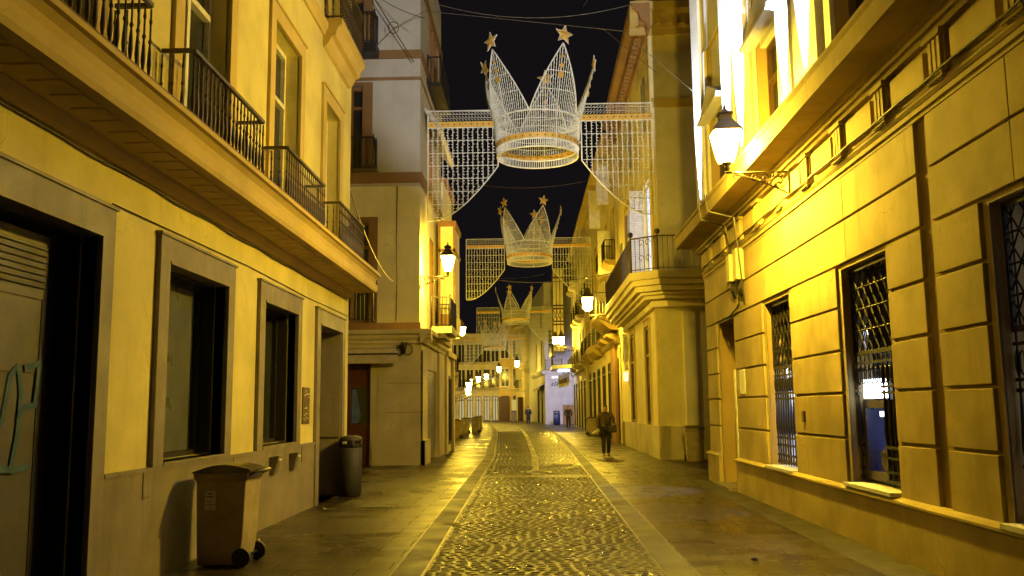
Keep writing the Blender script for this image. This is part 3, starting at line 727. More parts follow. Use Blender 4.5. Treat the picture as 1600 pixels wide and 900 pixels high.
ROT_F=Matrix(((1,0,0),(0,0,-1),(0,1,0)))    # text on a wall facing -Y
# floodlights on the cornice ledge
def floodlight(y,label):
    t=thing('floodlight',label,'floodlight',(XR-.32,y,5.66),'floodlights on the bank ledge')
    MB().box((XR-.37,y-.08,5.75),(XR-.27,y+.08,5.87)).build('housing',M['iron'],t,.01)
    MB().box((XR-.36,y-.065,5.872),(XR-.28,y+.065,5.878)).build('lens',M['flood'],t)
    MB().tube([(XR-.32,y,5.60),(XR-.32,y,5.76)],.015,6).build('bracket',M['iron'],t)
    L=bpy.data.lights.new('floodlight_beam','SPOT'); L.energy=14000; L.color=(.74,.85,1.0); L.spot_size=math.radians(28); L.spot_blend=.6; L.shadow_soft_size=.06
    lo=bpy.data.objects.new('floodlight_beam',L); COL.objects.link(lo); lo.parent=t; lo.location=(0.0,0,.23)
    d=Vector((.10,0,1)).normalized(); lo.rotation_euler=d.to_track_quat('-Z','Y').to_euler()
for k,y in enumerate((20.15,17.1,16.0,13.15,12.1)):
    floodlight(y,['floodlight at the far corner of the bank ledge','floodlight second from the far corner of the bank ledge','floodlight third from the far corner, under a white pilaster','floodlight on the bank ledge above the wall lantern','floodlight on the bank ledge just nearer than the wall lantern','floodlight on the bank ledge over the cash machine side','nearest floodlight on the bank ledge, out at the top right'][k])
# one floodlight of the ledge is swung out along the street: it whitens the upper walls across the side street and the crowns
t=thing('floodlight','floodlight on the bank ledge swung out to shine along the street','floodlight',(3.4,2.4,5.7),'floodlights on the bank ledge')
MB().box((3.3,2.3,5.8),(3.5,2.42,5.98)).build('housing',M['iron'],t,.01); MB().tube([(3.4,2.36,5.6),(3.4,2.36,5.82)],.015,6).build('bracket',M['iron'],t)
L=bpy.data.lights.new('floodlight_beam','SPOT'); L.energy=11500; L.color=(.96,.94,.92); L.spot_size=math.radians(27); L.spot_blend=.5; L.shadow_soft_size=.08
lo=bpy.data.objects.new('floodlight_beam',L); COL.objects.link(lo); lo.parent=t; lo.location=(0,.06,.2); lo.rotation_euler=(Vector((-.2,27,13.0))-Vector((3.4,2.46,5.9))).to_track_quat('-Z','Y').to_euler()
# ------------------------------------------------------------------ street lamps
def make_lamp(label,bulb,glassm,arm=1.0,br=.11):
    t=thing('street_lamp',label,'street lamp',(0,0,0),'wall mounted lantern street lamps')
    mb=MB()   # arm along +x from wall x=0, lantern at x=arm ; origin at arm height
    mb.tube([(0,0,0),(arm+.03,0,0)],.016,6); mb.tube([(.01,0,-.36),(.01,0,.06)],.018,6)
    def scroll(c,r0,r1,a0,a1,n=16): mb.tube([(c[0]+(r0+(r1-r0)*i/n)*math.cos(a0+(a1-a0)*i/n),0,c[1]+(r0+(r1-r0)*i/n)*math.sin(a0+(a1-a0)*i/n)) for i in range(n+1)],.010,5)
    n=14; mb.tube([(.03+(arm-.13)*i/n,0,-.30*(1-(i/n))**1.4-.03+.0*math.sin(i)) for i in range(n+1)],.013,6)
    scroll((.16,-.14),.11,.02,PI,PI*4); scroll((.36,-.10),.085,.02,0,-PI*3); scroll((.53,-.075),.06,.015,PI,PI*3.6); scroll((.68,-.05),.04,.01,0,-PI*3); scroll((arm-.12,-.05),.055,.012,PI/2,PI*3.2)
    for x,z in ((.22,-.2),(.30,-.17),(.44,-.13),(.12,-.06),(.25,-.05)): mb.sphere((x,0,z),.028,5)
    mb.build('bracket',M['iron_brown'],t)
    mb=MB(); z0=.03
    mb.lathe([(.03,0),(.05,.03),(.03,.07),(.06,.10),(.09,.12)],(arm,0,z0),10)
    w0,w1,h0,h1=.11,.21,.14,.60
    for sx,sy in ((1,1),(1,-1),(-1,1),(-1,-1)): mb.tube([(arm+sx*w0,sy*w0,z0+h0),(arm+sx*w1,sy*w1,z0+h1)],.012,4)
    for w,h in ((w0,h0),(w1,h1)):
        c=[(arm+w,w,z0+h),(arm+w,-w,z0+h),(arm-w,-w,z0+h),(arm-w,w,z0+h),(arm+w,w,z0+h)]
        for a,b in zip(c,c[1:]): mb.tube([a,b],.012,4)
    mb.build('lantern_frame',M['iron_brown'],t)
    mb=MB(); mb.lathe([(.31,.60),(.29,.63),(.17,.74),(.12,.80),(.12,.86),(.16,.88),(.07,.93),(.02,.97),(.03,1.0),(.005,1.05)],(arm,0,z0),4,False,PI/4); mb.build('lantern_roof',M['iron_brown'],t)
    mb=MB()
    p=[(arm+sx*w*.97,sy*w*.97,z0+h) for w,h in ((w0,h0),(w1,h1)) for sx,sy in ((-1,-1),(1,-1),(1,1),(-1,1))]
    mb.add(p,[(0,1,5,4),(1,2,6,5),(2,3,7,6),(3,0,4,7)]); g=mb.build('lantern_glass',glassm,t)
    MB().sphere((arm,0,z0+.27),br,8,1.0).build('bulb',bulb,g)
    return t
lampR=make_lamp('glowing wall lantern on a scrolled iron bracket fixed to the bank frieze',M['bulb_big'],M['lglass'],.93)
lampR.location=(XR-.09,13.25,5.13); lampR.rotation_euler=(0,0,PI)
WL[lampR.name]=Vector((0,0,0))
lampL=make_lamp('glowing wall lantern at the corner of the cream building on the left',M['bulb'],M['lglass'],.85)
lampL.location=(-3.5,27.08,5.66); lampL.rotation_euler=(0,0,0)
far=make_lamp('round glowing street lamp on the left facade beyond the bay window',M['bulb_far'],M['lglass_far'],.9,.16)
far.location=(-5.0,50,5.55)
def lampcopy(loc,rot,label): return dup(far,loc,rot,label,1.3)
lampcopy((3.6,41.2,5.85),PI,'glowing street lamp on the right beside the arched balcony')
lampcopy((3.2,70,6.3),PI,'glowing lamp over the far right balcony, nearer of two touching glows')
lampcopy((2.9,78,6.9),PI,'glowing lamp over the far right balcony, farther of two touching glows')
endlamp=make_lamp('highest glowing lamp of the cluster at the far end of the street',M['bulb_end'],M['lglass_far'],.9,.16)
endlamp.location=(-5.6,106,5.6); endlamp.scale=(1.4,)*3
def lampcopy(loc,rot,label): return dup(endlamp,loc,rot,label,1.4)
lampcopy((-.75,97,5.8),PI,'lone glowing lamp at the far end of the street above the shop awning')
lampcopy((-7.3,110,4.9),0,'glowing lamp in the middle of the far end cluster')
lampcopy((-8.3,110,4.6),0,'glowing lamp second from the left in the far end cluster')
lampcopy((-9.3,110,4.3),0,'leftmost high glowing lamp of the far end cluster')
lampcopy((-7.9,88,2.7),0,'low glowing lamp at the left side of the far shopfronts')
lampcopy((-7.6,85,3.2),0,'low glowing lamp just above the lowest glow on the far left')
# ------------------------------------------------------------------ building B (left, across the side street)
B=thing('corner_building','cream and off white corner building with brown bands and a cream awning','building',(-3.5,27,0))
FBf=Fr((0,27,0),(1,0,0),(0,-1,0)); FBs=Fr((-3.5,0,0),(0,1,0),(1,0,0))
mb=MB(); hf=[(-6.9,-4.98,0,3.25,.35)]
FBf.wall(mb,-11,-3.45,0,3.95,hf,.35); FBs_g=Fr((-3.45,0,0),(0,1,0),(1,0,0)); FBs_g.wall(mb,27,33.2,0,3.95,[(28.6,31.2,0,2.9,.3)],.3); mb.quad((-3.45,27,3.95),(-11,27,3.95),(-11,33.2,3.95),(-3.45,33.2,3.95))
mb.build('ground_floor_wall',M['stone'],B)
mb=MB(); FBf.box(mb,-4.9,-3.31,0,.72,-.10,.0); FBf.box(mb,-4.83,-3.38,.72,.80,-.07,0); FBf.box(mb,-4.74,-3.40,.80,3.40,-.05,0)
FBs_g.box(mb,26.90,28.3,0,.72,-.13,.0); FBs_g.box(mb,26.95,28.1,.72,3.4,-.06,0); FBs_g.box(mb,31.4,33.2,0,3.6,-.08,0)
mb.split('corner_pilaster',M['stone'],B)
mb=MB()
for z in (2.42,1.55): FBf.box(mb,-4.5,-3.36,z,z+.012,-.056,-.049)
mb.split('stone_joint',M['granite_dark'],B)
mb=MB(); FBf.profile(mb,[(3.62,0),(3.62,-.10),(3.70,-.12),(3.78,-.2),(3.86,-.22),(3.90,-.34),(4.02,-.36),(4.05,0)],-11,-3.12)
FBs_g.profile(mb,[(3.62,0),(3.62,-.10),(3.70,-.12),(3.78,-.2),(3.86,-.22),(3.90,-.33),(4.019,-.35),(4.049,0)],26.66,33.2)
mb.split('shop_cornice',M['stone'],B)
# red door
mb=MB(); FBf.box(mb,-6.9,-4.98,0,3.25,.30,.34); dB=mb.build('shop_door',M['door_red'],B)
mb=MB()
for a,b,c,d in ((-5.62,-5.12,1.22,2.3),(-6.3,-5.74,1.22,2.3)): FBf.box(mb,a,b,c,d,.29,.30)
mb.split('door_glass',M['glass'],dB)
mb=MB()
mb.add([FBf.P(-5.60,1.24,.284),FBf.P(-5.40,1.24,.284),FBf.P(-5.32,1.45,.284),FBf.P(-5.46,2.26,.284),FBf.P(-5.60,2.26,.284)],[(0,1,2,3,4)])
mb.add([FBf.P(-5.86,1.3,.284),FBf.P(-5.76,1.3,.284),FBf.P(-5.76,2.26,.284),FBf.P(-5.92,2.26,.284)],[(0,1,2,3)]); mb.split('door_curtain',M['curtain'],dB)
mb=MB(); FBf.box(mb,-6.9,-4.98,2.42,2.5,.27,.30); FBf.box(mb,-5.72,-5.64,0,2.42,.27,.30); FBf.box(mb,-5.06,-4.98,0,3.2,.25,.30); FBf.box(mb,-6.9,-4.98,1.08,1.18,.27,.30); mb.build('door_rail',M['door_red'],dB)
# awning
mb=MB(); FBf.profile(mb,[(3.30,0),(3.30,-.45),(3.42,-.45),(3.50,0)],-6.9,-4.06); aw=mb.build('awning_box',M['awning'],B)
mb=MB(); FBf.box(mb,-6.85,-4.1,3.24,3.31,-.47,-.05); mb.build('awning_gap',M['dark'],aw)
mb=MB(); FBf.box(mb,-6.88,-4.07,3.00,3.25,-.56,-.48); mb.build('awning_valance',M['awning'],aw)
# black wall spotlight near awning
t=thing('wall_spotlight','black spotlight cluster on the stone pilaster right of the cream awning','spotlight',(-3.95,26.9,3.5))
mb=MB().tube([(-3.95,26.95,3.45),(-3.95,26.7,3.5)],.05,8); mb.tube([(-3.95,26.7,3.3),(-3.92,26.62,3.62)],[.06,.10],8); mb.tube([(-4.05,26.7,3.52),(-4.12,26.6,3.35)],[.05,.08],8); mb.build('lamp_head',M['iron'],t)
mb=MB().tube([(-3.82+.13*math.cos(a*PI/8),26.8,3.42+.16*math.sin(a*PI/8)) for a in range(17)],.015,5); mb.build('cable_loop',M['iron'],t)
# roller shutter on the street side
mb=MB()
for k in range(40): FBs_g.box(mb,28.62,31.18,.02+k*.072,.085+k*.072,.05,.1)
mb.build('roller_shutter',M['steel'],B)
# upper floors
mb=MB(); hu=[(-6.4,-4.8,4.25,7.42,.25),(-6.4,-5.0,9.05,11.75,.25),(-6.6,-5.0,12.98,15.2,.25)]
FBf.wall(mb,-11,-3.5,4.05,8.5,hu[:1],.25); FBs.wall(mb,27,33.2,4.05,8.5,[(29.5,30.8,4.3,7.4,.25)],.25); mb.build('first_floor_wall',M['cream_wall2'],B)
mb=MB(); FBf.wall(mb,-11,-3.5,8.5,17,hu[1:],.25); FBs.wall(mb,27,33.2,8.5,17,[(29.5,30.8,9.1,11.9,.25)],.25)
mb.quad((-3.5,27,17),(-11,27,17),(-11,33.2,17),(-3.5,33.2,17)); mb.quad((-3.5,33.2,0),(-11,33.2,0),(-11,33.2,17),(-3.5,33.2,17)); mb.build('upper_wall',M['white_wall'],B)
bodybox(B,(-10.9,27.4,.1),(-3.9,33.1,16.9),M['dark'],'interior_core')
mb=MB()
for z0,z1,p in ((8.60,8.93,.06),(12.62,12.9,.06),(11.92,12.02,.03),(14.95,15.3,.06)):
    FBf.box(mb,-11,-3.5+p,z0,z1,-p,.02); FBs.box(mb,27.001,33.2,z0,z1,-p+.001,.02)
FBf.box(mb,-11,-3.47,4.05,4.25,-.03,.02)
mb.split('brown_band',M['brown_band'],B)
for (a,b,c,d,dp) in hu:
    mb=MB(); FBf.box(mb,a,b,d-.0,d+.12,-.02,.02); FBf.box(mb,b-.32 if c>4.3 else b-.28,b,c,d,.0-.015,.02); mb.split('window_trim',M['brown_band'],B)
    window(FBf,B,a,b,c,d,.22,M['shutter_brown'],M['glass'],2,c+(d-c)*.75,.1)
railing(FBf,B,[(-6.6,-.5),(-4.87,-.5),(-4.87,-.02)],8.98,.95,M['iron'],.12,False)
mb=MB(); FBf.box(mb,-6.7,-4.8,8.935,8.98,-.56,-.07); mb.build('balcony_slab',M['iron'],B)
railing(FBf,B,[(-6.8,-.55),(-4.87,-.55),(-4.87,-.02)],12.95,1.0,M['iron'],.12,False)
mb=MB(); FBf.box(mb,-6.9,-4.8,12.62,12.94,-.62,-.065); mb.build('balcony_slab',M['iron'],B)
railing(FBf,B,[(-6.6,-.4),(-4.87,-.4),(-4.87,-.02)],4.25,.95,M['iron'],.12,False)
for y in (31.0,):
    railing(FBs,B,[(28.7,-.02),(28.7,-.45),(31.6,-.45),(31.6,-.02)],12.4,.95,M['iron'],.12,False)
    mb=MB(); FBs.box(mb,28.6,31.7,12.3,12.4,-.5,-.065); mb.build('balcony_slab',M['iron'],B)
    window(FBs,B,29.2,31.0,12.45,14.9,-.02,M['shutter_brown'],M['glass'],2,None,.1)
window(FBs,B,29.5,30.8,4.3,7.4,.06,M['shutter_brown'],M['glass'],2,None,.1); window(FBs,B,29.5,30.8,9.1,11.9,.06,M['shutter_brown'],M['glass'],2,None,.1)
# tiled canopy over the bay
mb=MB()
for i in range(12):
    y=27.9+i*.42
    for j in range(3): mb.tube([(-3.5+.02+.16*j,y,11.30-.22*j),(-3.5+.20+.16*j,y,11.06-.22*j)],.09,8)
mb.build('tiled_canopy',M['tile'],B)
# bay window building beyond B's corner (street side)
B2=thing('bay_window_building','narrow building on the left with an iron balcony behind the corner lamp','building',(-3.6,34,0))
FB2=Fr((-3.42,0,0),(0,1,0),(1,0,0)); mb=MB(); mb.box((-11,33.22,0),(-3.42,36.6,10.2)); mb.build('wall',M['cream_wall2'],B2)
mb=MB(); FB2.profile(mb,[(10.2,.3),(10.2,-.12),(10.3,-.15),(10.5,.2)],33.1,36.7); mb.build('eave',M['roof'],B2)
mb=MB(); FB2.box(mb,28.45,30.6,4.05,4.25,-.75,-.12); FB2.box(mb,28.6,30.4,3.9,4.05,-.55,-.12); mb.build('balcony_slab',M['stone'],B)
railing(FB2,B,[(28.5,-.1),(28.5,-.7),(30.5,-.7),(30.5,-.1)],4.25,.95,M['iron'],.12,False)
mb=MB(); FB2.box(mb,30.9,33.0,4.3,8.1,-.62,-.05)
bay=mb.build('glazed_bay',M['cream_wall2'],B)
mb=MB(); FB2.box(mb,30.86,33.04,7.1,7.2,-.66,-.05); FB2.box(mb,30.86,33.04,8.0,8.2,-.68,-.05); FB2.box(mb,30.86,30.95,4.3,8.0,-.66,-.58); FB2.box(mb,30.86,30.95,4.3,8.0,-.14,-.06); FB2.box(mb,30.84,33.04,4.25,4.9,-.66,-.05); mb.build('bay_frame',M['shutter_brown'],bay)
mb=MB(); 
for y in (34.4,):
    window(FB2,B2,y,y+1.1,4.4,7.2,-.03,M['shutter_brown'],M['glass'],2,None,.1); window(FB2,B2,y,y+1.3,.3,2.9,-.03,M['iron'],M['dark'],2,None,.1)
mb=MB(); FB2.box(mb,33.25,33.9,0,3.6,-.12,-.0); FB2.box(mb,36.1,36.62,0,3.6,-.12,0); FB2.box(mb,33.25,36.63,3.6,3.8,-.2,0); mb.split('pilaster',M['stone'],B2)
# ------------------------------------------------------------------ generic background building
def bgbuilding(name,label,O,U,Nn,L,H,wall,depth,bays,floors,z1=4.2,fh=3.4,trim='stone',lit=(),shop='dark',balc=True,roof=.35,gd=None,shopm=None,seed=1,cw='glass',wframe='white_frame'):
    random.seed(seed)
    root=thing(name,label,'building',O); F=Fr(O,U,Nn)
    hs=[]; W=L/bays; grid=[]
    for k in range(bays):
        c=(k+.5)*W; hs.append((c-W*.33,c+W*.33,.0,z1-1.0,.2)); grid.append(('g',hs[-1]))
        for f in range(floors):
            v=z1+f*fh
            if v+2.6>H: continue
            hs.append((c-.55,c+.55,v+.15,v+2.55,.2)); grid.append((f,hs[-1]))
    mb=MB(); F.wall(mb,0,L,0,H,hs,.2)
    P=F.P; mb.quad(P(0,0,0),P(0,H,0),P(0,H,depth),P(0,0,depth)); mb.quad(P(L,0,0),P(L,H,0),P(L,H,depth),P(L,0,depth)); mb.quad(P(0,H,0),P(L,H,0),P(L,H,depth),P(0,H,depth)); mb.quad(P(0,0,depth),P(L,0,depth),P(L,H,depth),P(0,H,depth))
    mb.build('wall',M[wall],root)
    mb=MB(); F.profile(mb,[(H-.35,0),(H-.35,-.10),(H-.2,-.16),(H-.12,-roof),(H+.02,-roof),(H+.06,0)],-.04,L+.04); F.profile(mb,[(z1-.35,0),(z1-.35,-.08),(z1-.22,-.18),(z1-.12,-.2),(z1-.08,0)],-.02,L+.02); mb.split('cornice',M[trim],root)
    for k,(f,h) in enumerate(grid):
        a,b,c,d,_=h
        if f=='g':
            m=shopm or random.choice(['dark','glass','steel','door_brown'])
            if k in lit: m='litshop'
            w=window(F,root,a,b,c,d,.07,M['iron'],M[m],2,d-.5,.07,0,'shopfront')
        else:
            window(F,root,a,b,c,d,.07,M[wframe],M[cw],2,None,.07)
            mb=MB(); F.box(mb,a-.14,a,c,d+.14,-.04,.01); F.box(mb,b,b+.14,c,d+.14,-.04,.01); F.box(mb,a,b,d,d+.14,-.04,.01); mb.build('window_surround',M[trim],root)
            if balc and (f==0 or random.random()<.6):
                mb=MB(); F.profile(mb,[(c-.28,0),(c-.26,-.3),(c-.14,-.5),(c-.02,-.55),(c-.02,0)],a-.35,b+.35); mb.build('balcony_slab',M[trim],root)
                railing(F,root,[(a-.3,-.02),(a-.3,-.5),(b+.3,-.5),(b+.3,-.02)],c,.95,M['iron'],.13,False,False)
    return root,F
# left row beyond the bay window building (recessed), street bending left
bgbuilding('terrace_house','dim building on the left beyond the bay window, behind the group of bins',(-5.0,36.65,0),(-.03,1,0),(1,.03,0),25.3,11.2,'ochre_wall',7,6,2,3.9,3.3,seed=2)
bgbuilding('terrace_house','low far left building behind the bins with glowing low lamps',(-5.9,62.05,0),(-.09,1,0),(1,.09,0),24,9.6,'stone',7,7,1,3.7,3.3,lit=(8,),seed=3)
bgbuilding('end_building','yellow building with lit shopfronts closing the far left end of the street',(-12.5,118,0),(1,0,0),(0,-1,0),7.7,11.4,'stone',8,7,2,4.2,3.3,shopm='litshop',seed=4)
eb,FE=bgbuilding('end_building','flat yellow corner building with brown ground floor at the far end of the street',(-4.75,116,0),(1,0,0),(0,-1,0),4.6,12.6,'cream_trim',8,3,2,4.2,3.6,balc=False,shopm='door_brown',seed=5)
mb=MB(); FE.box(mb,-.05,1.35,0,3.1,-.1,0); mb.build('brown_corner_panel',M['door_brown'],eb)
mb=MB(); FE.box(mb,1.6,4.0,.0,2.7,-.03,.01); mb.build('lit_passage',emis('lit_passage',(1,.78,.2),.55),eb)
mb=MB(); P=FE.P; mb.prism([(0,0),(4.6,0),(2.3,1.6)],lambda p:P(p[0],13.06+p[1],0.02),lambda p:P(p[0],13.06+p[1],8)); mb.build('gable_roof',M['roof'],eb)
ga=thing('gabled_house','dim yellow gabled house rising behind the far end buildings','building',(-9,128,0))
mb=MB(); mb.prism([(-13,0),(-4,0),(-4,9.5),(-6.5,11.6),(-8.0,11.9),(-13,9.5)],lambda p:(p[0],127.5,p[1]),lambda p:(p[0],134,p[1])); mb.build('wall',M['ochre_wall'],ga)
mb=MB(); 
for x in (-11.5,-9,-6.5): mb.box((x-.5,127.4,8.2),(x+.5,127.52,10.0))
mb.split('window',M['glass'],ga)
# ------------------------------------------------------------------ building D (right, beyond the side street)
D=thing('corner_building','warm yellow corner building with wraparound iron balcony beyond the bank','building',(3.9,28.6,0))
FD=Fr((3.9,0,0),(0,1,0),(-1,0,0)); FDf=Fr((0,28.6,0),(1,0,0),(0,-1,0))
hd=[(30.6,31.75,1.02,4.40,.3),(35.4,36.7,1.02,4.5,.3),(29.6,31.3,5.95,9.3,.2),(34.4,37.0,6.1,9.6,.25),(34.6,36.4,11.0,13.2,.25),(39.0,40.6,6.0,9.0,.25),(29.9,31.2,11.0,13.2,.25)]
mb=MB(); FD.wall(mb,28.6,41,1.0,14.4,hd,.3); FDf.wall(mb,3.9,14,1.0,14.4,[],.2)
mb.quad((3.9,28.6,14.4),(14,28.6,14.4),(14,41,14.4),(3.9,41,14.4)); mb.build('wall',M['ochre_wall'],D)
mb=MB(); FD.box(mb,28.55,39.5,0,1.03,-.06,.3); FDf.box(mb,3.9,14,0,1.03,-.05,.3); mb.split('plinth',M['stone'],D)
bodybox(D,(4.4,28.9,.1),(13.9,62,14.3),M['dark'],'interior_core')
mb=MB(); FDf.box(mb,4.72,5.1,1.04,5.2,-.05,.0); FDf.box(mb,4.72,14,4.85,5.2,-.06,0); mb.build('grey_pilaster',M['pale_panel'],D)
mb=MB(); FDf.box(mb,5.1,14,1.04,4.85,-.02,0); mb.build('pale_panel',M['pale_panel'],D)
mb=MB(); FDf.box(mb,4.02,14,6.0,11.4,-.015,0); FDf.box(mb,4.02,14,11.72,13.3,-.015,0); mb.split('grey_facade_panel',M['pale_panel'],D)
mb=MB(); FDf.box(mb,3.92,14,11.4,11.72,-.04,0); mb.split('string_course',M['cream_trim'],D)
# windows of D
window(FD,D,30.6,31.75,1.02,4.40,.05,M['door_brown'],M['dark'],2,3.4,.09); window(FD,D,35.4,36.7,1.02,4.5,.05,M['door_brown'],M['dark'],2,3.4,.09)
for (a,b,c,d) in ((30.6,31.75,1.04,4.40),(35.4,36.7,1.04,4.5)): surround(FD,D,a,b,c,d,.22,.05,M['cream_trim'])
window(FD,D,34.4,37.0,6.1,9.6,.06,M['pole_sign'],M['litwin2'],4,8.5,.08,2); surround(FD,D,34.4,37.0,6.1,9.6,.3,.08,M['cream_trim'])
window(FD,D,34.6,36.4,11.0,13.2,.06,M['pole_sign'],M['glass'],2,None,.08); window(FD,D,29.9,31.2,11.0,13.2,.06,M['pole_sign'],M['glass'],2,None,.08); window(FD,D,39.0,40.6,6.0,9.0,.06,M['pole_sign'],M['glass'],2,None,.08)
w=window(FD,D,29.6,31.3,5.95,9.3,.18,M['shutter_white'],M['litwin'],2,None,.08,0)
# open louvred shutter leaf standing out from the wall, facing the camera
mb=MB(); Fsh=Fr((0,31.35,0),(1,0,0),(0,-1,0))
Fsh.box(mb,3.42,3.46,5.95,9.3,0,.05); Fsh.box(mb,3.86,3.90,5.95,9.3,0,.05)
for k in range(56): Fsh.box(mb,3.46,3.86,5.99+k*.059,6.03+k*.059,.0+.008,.04)
mb.split('open_shutter',M['shutter_white'],D)
# balcony of D
def polyslab(mb,pts,z0,z1): 
    n=len(pts); mb.add([(x,y,z0) for x,y in pts]+[(x,y,z1) for x,y in pts],[tuple(range(n))[::-1],tuple(range(n,2*n))]+[(i,(i+1)%n,n+(i+1)%n,n+i) for i in range(n)])
def bal(o): return [(3.9-.85-o,38.6),(3.9-.85-o,28.3-o*.4),(3.85-o*.5,27.62-o),(14,27.62-o),(14,28.7),(3.95,28.7),(3.95,38.6)]
mb=MB()
for o,z0,z1 in ((-.45,5.02,5.14),(-.33,5.14,5.24),(-.18,5.24,5.42),(-.06,5.42,5.60),(.03,5.60,5.86)): polyslab(mb,bal(o),z0,z1)
mb.build('balcony_slab',M['ochre_wall'],D,.015)
mb=MB(); polyslab(mb,bal(-.7),4.78,5.018); mb.build('balcony_moulding',M['ochre_wall'],D,.03)
pts=[(3.9-.82,38.5),(3.9-.82,28.25),(3.85,27.65),(14,27.65)]
FW=Fr((0,0,0),(1,0,0),(0,-1,0))  # u=x, d=y
rl=railing(FW,D,pts,5.86,1.08,M['iron_brown'],.16,False,True)
mb=MB()
for x,y in pts[1:3]: mb.sphere((x,y,7.08),.09,7)
for i in range(2):
    z=6.12+i*.5
    for s in (-1,1):
        c=Vector((3.47,27.95,z)); u=Vector((.79,-.61,0))
        mb.tube([c+u*s*.12+u*(.11-.008*k)*math.cos(k*.55)+Vector((0,0,.15+(.13-.008*k)*math.sin(k*.55))) for k in range(12)],.012,5)
mb.split('scroll_ornament',M['iron_brown'],rl)
# cornice of D/E roof
def deaves(F,root,a,b,mat,H=14.4):
    mb=MB(); F.profile(mb,[(H-.5,0),(H-.5,-.08),(H-.3,-.12),(H-.2,-.3),(H+.1,-.38),(H+.2,-.6),(H+.42,-.64),(H+.5,0)],a,b); 
    y=a+.2
    while y<b-.2: F.box(mb,y,y+.14,H-.30,H-.08,-.36,-.1); y+=.4
    mb.build('roof_cornice',mat,root)
deaves(FD,D,27.97,41,M['brown_stone']); deaves(FDf,D,3.27,14,M['cream_trim'])
mb=MB(); FD.box(mb,27.93+.7,28.95,1.03,13.9,-.03,.0); mb.build('corner_quoin',M['cream_trim'],D)
# vertical sign on D
sg=thing('vertical_sign','wall sign of white angular marks over a heart on the yellow corner building','sign',(3.88,38.2,2.6))
mb=MB()
def seg(u0,v0,u1,v1,w=.05,d0=-.17,d1=-.02):
    a=Vector((u0,v0)); b=Vector((u1,v1)); n=Vector((-(b-a).y,(b-a).x)).normalized()*w
    q=[a-n,b-n,b+n,a+n]; P=FD.P; mb.hexa([P(p.x,p.y,d0) for p in q]+[P(p.x,p.y,d1) for p in q])
seg(38.55,3.55,38.55,4.75); seg(38.5,3.9,37.75,4.6); seg(38.1,4.2,37.7,3.55); seg(38.1,3.5,37.8,3.2)
mb.build('letter_shape',M['pole_sign'],sg)
mb=MB(); pr=[(0,-.2),(.22,.06),(.2,.18),(.1,.2),(0,.1),(-.1,.2),(-.2,.18),(-.22,.06)]
mb.prism(pr,lambda p:FD.P(38.1+p[0],2.9+p[1],-.2),lambda p:FD.P(38.1+p[0],2.9+p[1],-.02)); mb.build('heart_shape',emis('lit_heart',(1,.85,.5),1.2),sg)
# E : long building continuing D, brown pilasters and arched balcony door
E_,FEe=bgbuilding('terrace_house','yellow building on the right with brown stone pilaster beside a street lamp',(3.85,41.01,0),(-.012,1,0),(-1,-.012,0),21,14.4,'ochre_wall',9,6,3,4.9,3.5,trim='cream_trim',seed=6,roof=.62)
mb=MB(); FEe.box(mb,1.2,3.2,0,4.9,-.14,0); FEe.box(mb,1.1,3.3,4.9,5.15,-.3,0); mb.build('brown_pilaster',M['brown_stone'],E_)
mb=MB(); FEe.profile(mb,[(5.15,0),(5.2,-.4),(5.5,-.75),(5.75,-1.0),(5.9,-1.05),(5.9,0)],.2,4.2); mb.build('large_balcony_slab',M['cream_trim'],E_)
railing(FEe,E_,[(.3,-.02),(.3,-1.0),(4.1,-1.0),(4.1,-.02)],5.9,1.0,M['iron'],.14,False,True)
mb=MB(); FEe.profile(mb,[(4.4,0),(4.45,-.3),(4.7,-.6),(4.9,-.7),(5.0,-.7),(5.0,0)],8.5,12.5); FEe.profile(mb,[(4.4,0),(4.45,-.2),(4.9,-.45),(5.0,-.5),(5.0,0)],15.5,18.5); mb.split('door_canopy',M['cream_trim'],E_)
mb=MB()
for u,v in ((3.4,11.8),(8.6,11.6),(3.3,8.2)): FEe.box(mb,u,u+.08,v,v+2.2,-.62,-.02)
mb.split('open_shutter',M['shutter_white'],E_)
bgbuilding('terrace_house','building on the far right with iron balcony and two lamps touching its front',(3.45,62.2,0),(-.01,1,0),(-1,-.01,0),17,14.8,'cream_wall2',9,5,3,4.6,3.4,trim='stone',seed=8,shopm='glass')
bl=thing('shop_canopy','white lit balcony canopy projecting from the far right facade above the sign','canopy',(3.2,75,4.6))
mb=MB(); mb.hexa([(1.35,73.5,4.78),(3.3,71.5,4.78),(3.3,79,4.78),(1.35,79,4.78),(1.30,73.4,5.05),(3.3,71.4,5.05),(3.3,79,5.05),(1.30,79,5.05)]); mb.build('slab',M['pole_sign'],bl)
railing(FW,bl,[(3.3,71.6),(1.4,73.6),(1.4,78.9)],5.05,1.1,M['iron'],.16,False,True)
mb=MB(); mb.box((1.9,74.2,4.70),(2.9,78,4.775)); mb.build('light_panel',M['litblue'],bl)
sg=thing('hanging_sign','white rectangular sign with a grey picture hanging under the far right canopy','sign',(2.3,74.5,3.6))
mb=MB(); mb.hexa([(1.86,74.9,3.25),(2.72,73.9,3.45),(2.75,74.0,3.45),(1.89,75.0,3.25),(1.86,74.9,4.25),(2.72,73.9,4.55),(2.75,74.0,4.55),(1.89,75.0,4.25)]); mb.build('panel',M['pole_sign'],sg)
mb=MB(); mb.hexa([(1.92,74.80,3.55),(2.55,74.07,3.7),(2.56,74.08,3.7),(1.93,74.81,3.55),(1.92,74.80,3.85),(2.55,74.07,4.1),(2.56,74.08,4.1),(1.93,74.81,3.85)]); mb.build('grey_picture',M['steel'],sg)
mb=MB(); mb.tube([(2.3,74.5,4.35),(2.3,74.5,4.8)],.04,6); mb.build('hanger',M['iron'],sg)
